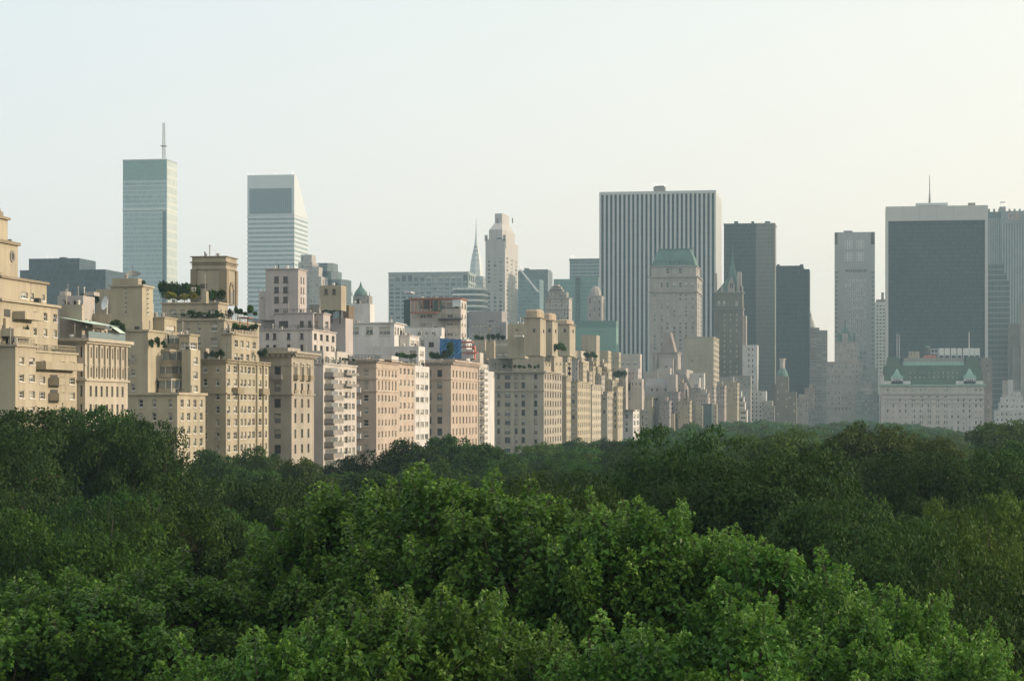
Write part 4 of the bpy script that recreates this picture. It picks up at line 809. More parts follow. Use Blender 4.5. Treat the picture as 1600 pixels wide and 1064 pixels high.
b.wall.lathe(X, Y, [(7 * s, 0), (7 * s, z(509)), (5.5 * s, z(508)), (4.5 * s, z(502)), (3 * s, z(499)), (1.8 * s, z(496)), (1.2 * s, z(492)), (.2, z(487))], 8); b.done()
# patterned white tower
b = tower('office_tower', 'slim light grey tower with star patterns above a grid of white window frames', [GST, STRW], 1366, 2040, glass=(.7, .3, 0, 0))
Y = 2040; LG = masonry('light grey granite', (.50, .51, .50), .06); b.mats = [LG, STRW]
A = b.block(1304, 1367, 362.5, Y=Y, dp=35, rows=RR(438, 7.1, 26, 4.2, 'bright'), n=[(1322 + i * 5.9, 3.6) for i in range(6)]); s = A['sc']; z = lambda y: Zof(y, A['X1'], Y); mb = b.part('star_ornament', [STRW])
for r in (382, 401):
    for c in (1326, 1344):
        xm = Xof(c, Y); zm = z(r); mb = b.part('star_ornament', [STRW])
        for sx_ in (-5, -1.7, 1.7, 5):
            if abs(sx_) < 2: mb.box(xm + (sx_ - .5) * s, xm + (sx_ + .5) * s, Y - .3, Y - .002, zm - 7.5 * s, zm + 7.5 * s)
            mb.box(xm - 7.0 * s, xm + 7.0 * s, Y - .29, Y - .003, zm + (sx_ * 1.0 - .5) * s, zm + (sx_ + .5) * s) if abs(sx_) < 2 else None
            mb.box(xm + (sx_ - .9) * s, xm + (sx_ + .9) * s, Y - .35, Y - .004, zm + 4 * s, zm + 6 * s); mb.box(xm + (sx_ - .9) * s, xm + (sx_ + .9) * s, Y - .35, Y - .004, zm - 6 * s, zm - 4 * s)
for i in range(12): b.pbox(1321 + i * 2.9, 1322.8 + i * 2.9, 421, 425, Y - .2, .19, 'louvre', [FRD])
for x0, x1 in ((1304.3, 1308.5), (1360.5, 1366.7)):
    cn = b.part('corner_dark_panel', [FRD]); b.pbox(x0, x1, 363.5, 382, Y - .2, .19, mb=cn)  # flat dark panel at each top corner, standing just proud of the wall
for i in range(27): cn = b.part('corner_window', [GLS[1]]); b.pbox(1362, 1366, 424 + i * 7.1, 428 + i * 7.1, Y - .15, .14, mb=cn); b.pbox(1305, 1309, 424 + i * 7.1, 428 + i * 7.1, Y - .15, .14, mb=cn)
b.pbox(1318, 1332, 360.5, 362.5, Y + 6, 6); b.done()
b = tower('office_building', 'narrow white gridded office block squeezed left of the black-fronted skyscraper', [STRW], 1385, 2100, cat='office building', glass=(.6, .4, 0, 0)); b.block(1366, 1386, 472, Y=2100, dp=20, rows=RR(478, 5.4, 20, 2.8, 'plain'), n=[(1371, 3), (1376, 3), (1381, 3)]); b.pbox(1369, 1385, 468, 473, 2104, 8, mat=[GREYST]); b.pbox(1377, 1381, 457, 470, 2106, 5, mat=[GREYST]); b.done()
# black fronted slab
TRAV = masonry('white travertine', (.68, .65, .62), .06, .5, .03); BGL = curtain('charcoal glass', (.030, .043, .050), (.020, .030, .036), 3.7, 1.6, .3, .12, .7, .35, .2)
b = tower('glass_skyscraper', 'huge charcoal glass slab framed in white travertine with a roof mast', [BGL, TRAV], 1540, 1900)
Y = 1900; X0, X1 = Xof(1384, Y), Xof(1543.5, Y); zz = lambda y: Zof(y, X1, Y); b.wall.box(Xof(1388, Y), Xof(1539, Y), Y, Y + 28, 0, zz(344), 0)
fr = b.part('travertine_frame', [TRAV]); fr.box(X0, Xof(1388, Y) - .0, Y - 1.5, Y + 30, 0, zz(344)); fr.box(Xof(1539, Y), X1, Y - 1.5, Y + 30, 0, zz(344)); fr.box(X0 , X1, Y - 1.52, Y + 30, zz(344), zz(321))
for x in (1411, 1437, 1463, 1490, 1516): b.pbox(x, x + .3, 321.5, 343.5, Y - 1.56, .04, 'panel_joint', [GREYST])
b.pbox(1431, 1481, 317, 321, Y + 8, 12, 'rooftop_block', [STEEL]); antenna(b, 1452.5, 317, 274, Y + 12, .7, 'mast', [GREYST]); antenna(b, 1452.5, 317, 300, Y + 12, 1.3, 'mast', [GREYST]); b.pbox(1513, 1524, 317, 320, Y + 9, 6, 'mechanical_unit', [GREYST]); antenna(b, 1414, 321, 318, Y + 12, .3); b.done()
# far ribbed tower with red letters
b = tower('ribbed_skyscraper', 'very tall ribbed grey tower at the right edge with pink rooftop letters', [DGR, GST], 1590, 2440); Y = 2440
A = b.block(1541, 1564, 331, Y=Y, dp=30); A2 = b.block(1564, 1640, 329, Y=Y - 4, dp=40)
RIBS = masonry('pale limestone rib', (.42, .44, .41))
for i in range(7): b.pbox(1545 + i * 2.9, 1546.4 + i * 2.9, 341, 640, Y - 1.2, 1.19, 'rib', [RIBS])
for i in range(14): b.pbox(1565.4 + i * 4.2, 1567.6 + i * 4.2, 349, 640, Y - 5.2, 1.19, 'rib', [RIBS])
b.pbox(1564, 1640, 329, 349, Y - 5.4, 1.39, 'blank_band', [masonry('grey crown stone', (.30, .33, .32))])
for i in range(12): b.pbox(1544 + i * 8, 1547 + i * 8, 326.5, 331, Y + 1, 4, 'parapet_block', [GREYST])
b.pbox(1562, 1571.5, 323, 331, Y + 2, 8, 'rooftop_block', [LAV]); b.pbox(1563, 1571, 315.5, 316.3, Y + 3, 6, 'lattice_frame', [STEEL]); antenna(b, 1563.4, 323, 315, Y + 4, .4); antenna(b, 1571, 323, 315, Y + 4, .4); antenna(b, 1578.5, 329, 315, Y + 4, .4)
RED = plain('faded red sign', (.52, .28, .27), .5)
r = b.root
tc = bpy.data.curves.new('rooftop_letters', 'FONT'); tc.body = 'GE'; tc.extrude = .3; tc.size = 1; tc.space_character = 1.15
to = bpy.data.objects.new('tmp', tc); COL.objects.link(to); dg = bpy.context.evaluated_depsgraph_get(); me = bpy.data.meshes.new_from_object(to.evaluated_get(dg)); bpy.data.objects.remove(to)
lo = bpy.data.objects.new('rooftop_letters', me); COL.objects.link(lo); me.materials.clear(); me.materials.append(RED); lo.parent = r; s = dep(Xof(1575, Y), Y) / F
lo.location = (Xof(1573, Y) - r.location[0], Y - 6 - r.location[1], Z_at(1573, 344, Y)); lo.rotation_euler = (radians(90), 0, 0); lo.scale = (14.5 * s, 14.5 * s, 1)
b.done()
b = tower('ribbed_skyscraper', 'dark stepped tower of close horizontal ribs right of the charcoal slab', [curtain('dark ribbed wall', (.06, .08, .085), (.19, .22, .22), 5.0, 3, .22, .08, .4, .4)], 1570, 2000)
for x1, y in ((1568, 411), (1573, 427), (1578, 439)): b.block(1543, x1, y, Y=2000 + (x1 - 1568) * .1, dp=25)
b.done()
b = tower('office_tower', 'brown-grey tower with vertical ribs cut by the right edge of the photo', [GREYST, BROWNB], 1598, 1950); b.block(1584, 1596, 540, Y=1950, dp=20); b.block(1595, 1640, 475, Y=1945, dp=20); b.block(1577, 1640, 505, Y=1970, dp=20)
for i in range(6): b.pbox(1585 + i * 3, 1586 + i * 3, 542, 640, 1949, .99, 'rib', [LAV])
b.done()
# crown building at left of plaza hotel
b = tower('hotel', 'pinkish stone hotel with small steep green pyramid roof between grey towers', [PINKD, COPPER], 1340, 1800, cat='hotel', glass=(.5, .4, .1, 0)); Y = 1800
A = b.block(1292, 1347, 565, Y=Y, dp=25, rows=RR(572, 8.3, 9, 4), n=(10, .45)); A2 = b.block(1305, 1340, 534, Y=Y + 3, dp=18, yb=566, rows=RR(540, 8, 3, 4), n=(6, .45)); b.trim(A, 565, 1, .4); b.trim(A2, 533.5, 1.2, .5)
s = A['sc']; z = lambda y: Zof(y, A['X1'], Y); xm, ym = Xof(1320.5, Y + 10), Y + 12; sq = lambda r: [(xm - r * s, ym - r * s * .6), (xm + r * s, ym - r * s * .6), (xm + r * s, ym + r * s * .6), (xm - r * s, ym + r * s * .6)]
mb = b.part('pyramid_roof', [COPPER]); mb.prism(sq(15.5), z(534), z(531), 0, sq(12)); mb.prism(sq(12), z(531), z(512), 0, sq(3.5)); mb.prism(sq(2), z(512), z(499), 0, sq(.2)); b.pbox(1316, 1325, 521, 534, Y + 4, 3, 'dormer', [PINKD])
for x in (1309, 1333): b.pbox(x, x + 3, 520, 534, Y + 4, 2, 'chimney', [COPPER])
b.done()
b = tower('apartment_block', 'green-grey low building with small cap left of the grand white hotel', [masonry('green grey stone', (.28, .33, .30))], 1370, 1720, cat='apartment building', glass=(.5, .4, 0, .1)); b.block(1337, 1374, 616, Y=1720, dp=20, rows=RR(621, 6, 5, 3.4), n=(8, .4)); b.block(1339, 1352, 611, Y=1722, dp=10, yb=617); b.block(1350, 1372, 575, Y=1790, dp=20, rows=RR(581, 7, 6, 3.5), n=(4, .4)); b.done()
# grand hotel
PLW = masonry('grand hotel white brick', (.64, .575, .53)); SLATE = masonry('green slate', (.10, .15, .105), .35)
b = tower('grand_hotel', 'grand white chateau-like hotel with green mansard roof and twin copper gables', [PLW, GLIME, SLATE], 1537, 1700, cat='hotel', glass=(.35, .5, .05, .1)); Y = 1700
single = [1387, 1396, 1406.3, 1415, 1487.5, 1497.2, 1505.6, 1515, 1525, 1532.5]; pair = [1427, 1439.6, 1452, 1464.9, 1477.7]
cols = [(x, 2.8) for x in single] + [(x + q, 1.9) for x in pair for q in (-1.7, 1.7)]
A = b.block(1376.5, 1537.5, 614, Y=Y, dp=40, rows=[(r, 5.2, 'plain') for r in (625, 633.7, 642, 651, 660, 669, 678, 687)], n=cols)
A2 = b.block(1376.2, 1537.7, 600, Y=Y - .25, dp=40, yb=614, rows=[(609.3, 3.4, 'plain')], n=cols, mi=0); b.trim(A2, 600, 2.2, 1.4, 'cornice', [COPPER2]); b.trim(A2, 602.5, 1.2, .7); b.trim(A, 614.5, 1.4, 1.0); b.trim(A, 622, .8, .5); b.trim(A, 629, .8, .4)
s = A['sc']; z = lambda y: Zof(y, A['X1'], Y); ar = b.part('arched_window', [GLS[1]])
for x in pair:
    xm = Xof(x, Y)
    ar.poly([(xm + 3 * s * cos(pi * k / 8), Y - .06, z(621) + 3.2 * s * sin(pi * k / 8)) for k in range(9)])
X0, X1 = A['X0'], A['X1']; rf = b.part('mansard_roof', [SLATE])
def hip(xa, xb, y0, y1, f0, in_x, in_y, dpth, mb): 
    a, c = Xof(xa, Y), Xof(xb, Y); mb.prism([(a, Y + f0), (c, Y + f0), (c, Y + f0 + dpth), (a, Y + f0 + dpth)], z(y0), z(y1), 0, [(a + in_x * s, Y + f0 + in_y), (c - in_x * s, Y + f0 + in_y), (c - in_x * s, Y + f0 + dpth - in_y), (a + in_x * s, Y + f0 + dpth - in_y)])
hip(1378, 1536.5, 599, 571, 1, 3, 5, 38, rf); hip(1380, 1412, 599, 557, .6, 7, 6, 36, rf); hip(1505, 1535, 599, 557, .6, 6, 6, 36, rf)
b.pbox(1411, 1507, 565, 571, Y + 8, 25, 'roof_terrace', [COPPER2]); b.pbox(1412, 1506, 559, 565, Y + 9, 20, 'roof_terrace', [GREYST])
gb = [1401.6, 1515]
for gx in gb:
    g = b.part('gable', [WHITEW, COPPER2, FRD]); xm = Xof(gx, Y)
    g.box(xm - 9 * s, xm + 9 * s, Y - .6, Y + 6, z(600), z(590.5), 0); g.box(xm - 21 * s, xm + 21 * s, Y - .6, Y + .5, z(599.8), z(595), 0)
    g.prism([(xm - 9.5 * s, Y - 1), (xm + 9.5 * s, Y - 1), (xm + 9.5 * s, Y + 6), (xm - 9.5 * s, Y + 6)], z(590.5), z(583), 1, [(xm - 4.5 * s, Y - .2), (xm + 4.5 * s, Y - .2), (xm + 4.5 * s, Y + 6), (xm - 4.5 * s, Y + 6)]); g.prism([(xm - 4.5 * s, Y - .2), (xm + 4.5 * s, Y - .2), (xm + 4.5 * s, Y + 6), (xm - 4.5 * s, Y + 6)], z(583), z(575), 1, [(xm - .2, Y + 2), (xm + .2, Y + 2), (xm + .2, Y + 3), (xm - .2, Y + 3)])
    for q in (-4, -1.3, 1.3, 4): g.box(xm + (q - .8) * s, xm + (q + .8) * s, Y - .7, Y - .6, z(598), z(592.5), 2)
    for q in (-9, 9): g.ngon(xm + q * s, Y, .9 * s, 6, z(592), z(584), 1, .02)
for j, y in enumerate((581, 588)):
    for i in range(11): x = 1422 + i * 7.3; b.pbox(x, x + 1.6, y, y + 3, Y + 3.3 - j * 1.4, 3, 'dormer', [PALED if j else PINKD])
tr = b.part('corner_turret', [WHITED, PINKD]); xt = Xof(1378, Y); tr.ngon(xt, Y + 1, 3.6 * s, 10, z(605), z(588), 0); tr.ngon(xt, Y + 1, 3.8 * s, 10, z(588), z(579), 1, .1)

b.done()
WMB = plain('white machine', (.55, .56, .53))
def thing(name, label, cat, mat, f, group=None):
    mb = MB(); f(mb); xs = [v[0] for v in mb.v]; ys = [v[1] for v in mb.v]; zs = [v[2] for v in mb.v]
    return tag(mb.build(name, mat, None, (sum(xs) / len(xs), sum(ys) / len(ys), min(zs))), label, cat, group)
def pb(mb, x0, x1, yt, yb, Y, d, mi=0): X0, X1 = Xof(x0, Y), Xof(x1, Y); mb.box(X0, X1, Y, Y + d, Zof(yb, X1, Y), Zof(yt, X1, Y), mi)
def unit(x, w, yt=545):
    def f(mb):
        pb(mb, x, x + w, yt, 555, 1712, 6); pb(mb, x + .4, x + w - .4, yt - 1, yt, 1713, 4); pb(mb, x, x + .8, 555, 559, 1712, 1); pb(mb, x + w - .8, x + w, 555, 559, 1712, 1)
    return f
for i, (x, w) in enumerate(((1467, 8), (1476, 8.5), (1486, 8.5), (1496, 7), (1505, 9), (1514.5, 8), (1523, 8))):
    thing('cooling_unit', 'white cooling unit in the row along the grand hotel roof', 'cooling unit', [WMB], unit(x, w), 'white cooling units on the hotel roof')
thing('cooling_unit', 'low grey open-framed plant rack left of the white cooling units', 'cooling unit', [STEEL], lambda mb: (pb(mb, 1454, 1466, 545, 546, 1712, 5), pb(mb, 1454, 1455, 546, 559, 1712, 1), pb(mb, 1460, 1461, 546, 559, 1712, 1), pb(mb, 1465, 1466, 546, 559, 1712, 1), pb(mb, 1454, 1466, 551, 552.5, 1712, 5)))
thing('roof_hut', 'red roofed hut on top of the grand hotel', 'hut', [plain('red hut', (.42, .13, .10)), GREYST], lambda mb: (pb(mb, 1443, 1463, 555, 559, 1711, 3, 0), pb(mb, 1444, 1462, 559, 561, 1711.3, 2, 1)))
def tank(mb):
    Y = 1713; X = Xof(1449, Y); s = dep(X, Y) / F; z = lambda y: Zof(y, X, Y)
    mb.ngon(X, Y, 4 * s, 12, z(557), z(543), 0); mb.ngon(X, Y, 5.4 * s, 12, z(543), z(539.5), 1, .2)
thing('water_tank', 'dark round water tank with pale green conical cap on the grand hotel roof', 'water tank', [FRD, COPPER], tank)
thing('chimney_stack', 'group of short stone chimneys on the left of the grand hotel roof', 'chimney', [TANB], lambda mb: [pb(mb, x, x + 3.4, 549, 557, 1712, 3) for x in (1420, 1424.5, 1429, 1433)] and pb(mb, 1419, 1437, 555, 561, 1712.2, 4))
for x, y, l in ((1401.5, 521, 'left'), (1405, 522, 'right')): thing('flagpole', 'tall pale %s-hand pole of the pair on the left end of the grand hotel roof' % l, 'pole', [STEEL], lambda mb: (mb.tube((Xof(x, 1710), 1710, Z_at(x, 559, 1710)), (Xof(x, 1710), 1710, Z_at(x, y, 1710)), .25, .15), mb.box(Xof(x, 1710) - .6, Xof(x, 1710) + .6, 1709.4, 1710.6, Z_at(x, 560, 1710), Z_at(x, 558, 1710))))
thing('flagpole', 'thin tall pole rising among the white cooling units', 'pole', [STEEL], lambda mb: (mb.tube((Xof(1514, 1716), 1716, Z_at(1514, 559, 1716)), (Xof(1514, 1716), 1716, Z_at(1514, 519, 1716)), .35, .25), mb.box(Xof(1514, 1716) - .6, Xof(1514, 1716) + .6, 1715.4, 1716.6, Z_at(1514, 560, 1716), Z_at(1514, 558, 1716))))
b = tower('apartment_block', 'narrow brown slab with one column of paired windows right of the grand hotel', [masonry('brown pink brick', (.30, .26, .24))], 1550, 1730, cat='apartment building', glass=(.7, .3, 0, 0)); A = b.block(1534, 1550.5, 559, Y=1745, dp=20, rows=RR(578, 7.3, 11, 3.6), n=[(1541, 2), (1544.6, 2)]); None
b.pbox(1541, 1544.5, 569.5, 573, 1744.9, .09, 'louvre', [FRD]); b.done()
b = tower('apartment_block', 'white terraced apartment house stepping up to a tall white chimney at right edge', [WHITED, WBR], 1600, 1500, cat='apartment building', glass=(.5, .4, 0, .1))
for x0, x1, y, Y, wn in ((1555, 1640, 641, 1480, (12, .4)), (1562, 1640, 629, 1490, (10, .5)), (1565, 1598, 620, 1497, (6, .5)), (1583, 1595, 612, 1503, (2, .6))): B = b.block(x0, x1, y, Y=Y, dp=15, yb=700 if y == 641 else 650, rows=RR(y + 6, 9, 5, 4), n=wn); b.railing(B, None, 1.2, FRW, 'n', 2)
b.pbox(1575, 1583, 593.5, 622, 1505, 6, 'chimney', [WHITED]); b.pbox(1567, 1575, 594, 622, 1506, 6, 'elevator_bulkhead', [PINKD]); b.done()
# mid-ground group by the plaza
b = tower('apartment_block', 'white stepped apartment house with even dark windows right of the needle-roofed hotel', [WHITED, PALED], 1183, 1640, cat='apartment building', glass=(.75, .25, 0, 0))
b.block(1160, 1183.5, 539, Y=1640, dp=20, rows=RR(546, 8.6, 14, 4.5, 'plain'), n=[(1170, 2.6), (1176, 2.6)]); b.block(1172, 1197, 611, Y=1630, dp=20, rows=RR(616, 6.6, 8, 3.8, 'plain'), n=[(1176, 2.4), (1182, 2.4), (1188, 2.4)]); b.block(1190, 1207, 626, Y=1626, dp=15, rows=RR(631, 7, 5, 3, 'plain'), n=(3, .5), mi=1); b.done()
b = tower('apartment_block', 'white terraced house of strip windows at the foot of the needle-roofed hotel', [WHITED, LAV], 1160, 1500, cat='apartment building', glass=(.5, .3, 0, .2))
for x1, y, Y in ((1158, 611, 1512), (1162, 620, 1508), (1164, 628, 1504), (1167, 640, 1500)): B = b.block(1120, x1, y, Y=Y, dp=14, yb=None if y == 640 else 645, rows=RR(y + 5, 8, 4, 4, 'wide'), n=(4, .7)); b.trim(B, y, .8, .5)
b.block(1123, 1146, 589, Y=1520, dp=10, mi=1); b.done()
b = tower('apartment_block', 'pinkish brown block between terraced white house and stepped white house', [PINKD, GREYST], 1172, 1600, cat='apartment building', glass=SG); b.block(1143, 1173, 587, Y=1615, dp=15, rows=RR(593, 8, 9, 4), n=(5, .4), mi=1); b.block(1155, 1173, 607, Y=1600, dp=12, rows=RR(613, 8, 7, 4), n=(3, .3)); b.done()
b = tower('clock_tower', 'slender brown stone tower with green dome and white lantern before the slate skyscraper', [masonry('umber stone', (.24, .21, .17))], 1225, 1650, cat='tower', glass=(.5, .3, .2, 0)); Y = 1650
A = b.block(1212, 1232, 588, Y=Y, dp=14, rows=RR(600, 12, 8, 5), n=(3, .25)); b.block(1231, 1244.5, 612, Y=Y + 2, dp=14, rows=RR(622, 10, 6, 5), n=(2, .3)); b.block(1205, 1215, 600, Y=Y + 6, dp=10)
s = A['sc']; z = lambda y: Zof(y, A['X1'], Y); xm = Xof(1222, Y); b.part('dome', [COPPER]).lathe(xm, Y + 7, [(9 * s, z(588)), (8.5 * s, z(583)), (6 * s, z(578)), (4.5 * s, z(575))], 12); b.part('lantern', [PALED, COPPER]).lathe(xm, Y + 7, [(4 * s, z(576)), (4 * s, z(562)), (5.6 * s, z(562) + .1), (5.6 * s, z(560))], 10); b.done()
b = tower('stone_building', 'stone synagogue-like hall with steep gabled front and tall arched window', [PINKD, PALED], 1040, 1350, cat='building', glass=SG); Y = 1350
A = b.block(1019, 1058, 551, Y=Y, dp=30); b.trim(A, 550, 1.5, .8); s = A['sc']; z = lambda y: Zof(y, A['X1'], Y); xm = Xof(1043, Y + 6)
g = b.part('gable', [masonry('rose brown stone', (.36, .30, .27))]); g.prism([(xm - 12 * s, Y + 6), (xm + 12 * s, Y + 6), (xm + 12 * s, Y + 26), (xm - 12 * s, Y + 26)], z(551), z(519), 0, [(xm - 4 * s, Y + 7), (xm + 4 * s, Y + 7), (xm + 4 * s, Y + 25), (xm - 4 * s, Y + 25)])
aw = b.part('arched_window', [GLS[1]]); xw = Xof(1042, Y); aw.poly([(xw - 2.6 * s, Y - .05, z(584)), (xw + 2.6 * s, Y - .05, z(584))] + [(xw + 2.6 * s * cos(pi * k / 8), Y - .05, z(571) + 3 * s * sin(pi * k / 8)) for k in range(9)])
for x in (1025, 1058): b.pbox(x - 1.5, x + 1.5, 553, 640, Y - 1.2, 1.19, 'buttress', [PALED])
b.block(1030, 1052, 560, Y=Y - 6, dp=5.9, rows=(), mi=1); aw2 = b.part('arched_window', [GLS[1]]); Yq = Y - 6.05; aw2.poly([(xw - 2.6 * s, Yq, z(588)), (xw + 2.6 * s, Yq, z(588))] + [(xw + 2.6 * s * cos(pi * k / 8), Yq, z(574) + 3 * s * sin(pi * k / 8)) for k in range(9)])
b.done()
b = tower('apartment_block', 'pinkish mansion block with sloped roof and dark dormers at the avenue end', [PINKD, PALED], 1030, 1230, cat='apartment building', glass=(.7, .3, 0, 0)); Y = 1230
A = b.block(1003, 1043, 603, Y=Y, dp=15, rows=[(609, 4, 'dark'), (623, 5, 'dark')], n=[(1018.5, 3), (1026.5, 3), (1040, 3)]); s = A['sc']; z = lambda y: Zof(y, A['X1'], Y); X0, X1 = A['X0'], A['X1']
b.part('sloped_roof', [LAV]).prism([(X0 + 5 * s, Y + .3), (X1, Y + .3), (X1, Y + 14), (X0 + 5 * s, Y + 14)], z(603), z(591), 0, [(X0 + 8 * s, Y + 3), (X1 - 2 * s, Y + 3), (X1 - 2 * s, Y + 12), (X0 + 8 * s, Y + 12)])
b.block(1042, 1056, 585, Y=Y - 2, xr=1059, rows=[(606, 4)], n=[(1040, 3)]); b.block(1005, 1028, 581, Y=Y + 18, dp=10); b.block(1026, 1047, 575, Y=Y + 22, dp=10, mi=1); b.done()
b = tower('apartment_block', 'low cream block with rooftop chairs at the end of the avenue row', [WLIME, PALED], 1060, 1200, cat='apartment building', glass=(.7, .3, 0, 0)); b.block(1029, 1054, 646, Y=1200, xr=1057, rows=()); b.block(1054, 1070, 633, Y=1210, xr=1075, rows=RR(640, 8, 3, 4), n=(3, .3)); b.pbox(1045, 1047.5, 634, 647, 1203, 1, 'chimney', [WLIME])
mb = b.part('rooftop_chairs', [FRD]); [b.pbox(x, x + 1.2, 639, 644, 1202, .6, mb=mb) for x in (1033, 1035.4, 1037.6)]; b.done()
b = tower('apartment_block', 'pale blue-white blank penthouse left of the tan banded block', [WHITED, LAV], 1090, 1300, cat='apartment building', glass=(.5, .5, 0, 0)); b.block(1072, 1093, 590, Y=1305, xr=1102, rows=[(585, 3)], n=(2, .3)); b.block(1073, 1100, 583, Y=1315, dp=10, rows=[(587, 5)], n=[(1095, 8)]); b.done()
b = tower('apartment_block', 'pinkish brown stepped block with sloping skylight roof near the avenue end', [PINKD, PALED, GREYST], 1085, 1260, cat='apartment building', glass=(.5, .5, 0, 0))
b.block(1055, 1073, 577, Y=1290, xr=1083, rows=RR(584, 9, 6, 4), n=(2, .3)); b.block(1073, 1098, 621, Y=1262, xr=1110, rows=RR(628, 7, 4, 3), n=(4, .35), mi=1); Y = 1288; mb = b.part('sloping_skylight', [GREYST]); q = lambda x, y: (Xof(x, Y), Y, Z_at(x, y, Y)); p0 = [q(1067, 586), q(1071, 583), q(1084, 612), q(1080, 614)]; mb.poly(p0); mb.poly([(x, y - 3, z) for x, y, z in p0]); mb.poly([p0[1], p0[2], (p0[2][0], p0[2][1] - 3, p0[2][2]), (p0[1][0], p0[1][1] - 3, p0[1][2])]); b.done()
b = tower('glass_pavilion', 'dark green glass box building just above the trees before the needle-roofed hotel', [curtain('dark green box glass', (.05, .085, .085), (.06, .10, .10), 3.5, 1.8, .1, .1, .3, .3)], 1105, 1150, cat='building'); A = b.block(1098.5, 1112, 631, Y=1150, xr=1114.5); b.trim(A, 630.5, .8, .3, 'cornice', [GREYST]); b.done()
b = tower('apartment_block', 'cream end block with strip balconies beside the dark green glass box', [CREAM, WHITED], 1125, 1180, cat='apartment building', glass=(.5, .5, 0, 0)); b.block(1113, 1120, 631, Y=1180, xr=1121, rows=RR(637, 7, 4, 3), n=(2, .5)); b.block(1087, 1098, 634, Y=1175, xr=1099, rows=RR(640, 7, 3, 3), n=(3, .4), mi=0); b.done()
# low background massing at the park's south end
b = tower('apartment_block', 'hazy grey-blue row of low buildings behind the far trees by the slate skyscraper', [GST, LAV], 1285, 1850, cat='apartment building', glass=SG); b.block(1262, 1294, 640, Y=1850, dp=15, rows=RR(645, 6, 3, 3), n=(6, .4)); b.block(1285, 1300, 628, Y=1856, dp=12, rows=RR(634, 7, 3, 3), n=(3, .4), mi=1); b.done()

# dense small houses stepping up behind the end of the avenue
HM = [PINKD, PALED, masonry('mauve grey stone', (.40, .36, .35)), masonry('dusty rose stone', (.48, .40, .37)), TANW, GREYST]
for i, (x0, x1, yt, Y, rc) in enumerate(((1000, 1014, 612, 1245, 3), (1012, 1024, 600, 1290, 2), (1046, 1060, 612, 1215, 3), (1058, 1070, 598, 1275, 2), (1064, 1078, 626, 1205, 2), (1082, 1094, 606, 1280, 3), (1092, 1106, 614, 1240, 3), (1100, 1116, 602, 1330, 3), (1035, 1046, 626, 1190, 2), (1118, 1132, 602, 1420, 3), (1140, 1152, 598, 1480, 3), (1196, 1210, 634, 1560, 2), (1246, 1262, 622, 1700, 2), (1350, 1362, 600, 1760, 3), (1300, 1312, 600, 1830, 3), (1262, 1272, 606, 1860, 3))):
    b = tower('town_house', ('narrow pinkish', 'small pale', 'mauve grey', 'dusty rose', 'tan', 'grey')[i % 6] + (' stepped house with rooftop hut', ' flat-roofed house with chimneys', ' house with small roof penthouse')[i % 3] + (' at the end of the avenue row', ' left of the tan banded block', ' beside the tan banded block', ' below the needle-roofed hotel', ' left of the slate skyscraper', ' near the crown-roofed hotel')[min(5, i // 3)], [HM[i % 6], HM[(i + 1) % 6], GREYST], x1, Y, cat='house', glass=(.6, .3, .1, 0))
    A = b.block(x0 - 5, x1, yt, Y=Y, xr=x1 + 3 if x1 < 1200 else None, dp=9, rows=RR(yt + 5, 7, rc + 2, 3.4), n=(5, .42), w=(2, .4) if x1 < 1200 else None); b.trim(A, yt, 1, .4); s = A['sc']
    if i % 3 != 1: b.block(x0 + 2, x1 - 3, yt - 6, Y=Y + 2, dp=5, yb=yt + 1, mi=1)
    else: b.pbox(x0 + 1, x0 + 3, yt - 5, yt, Y + 1, 1, 'chimney'); b.pbox(x1 - 4, x1 - 2, yt - 4, yt, Y + 2, 1, 'chimney')
    b.done()

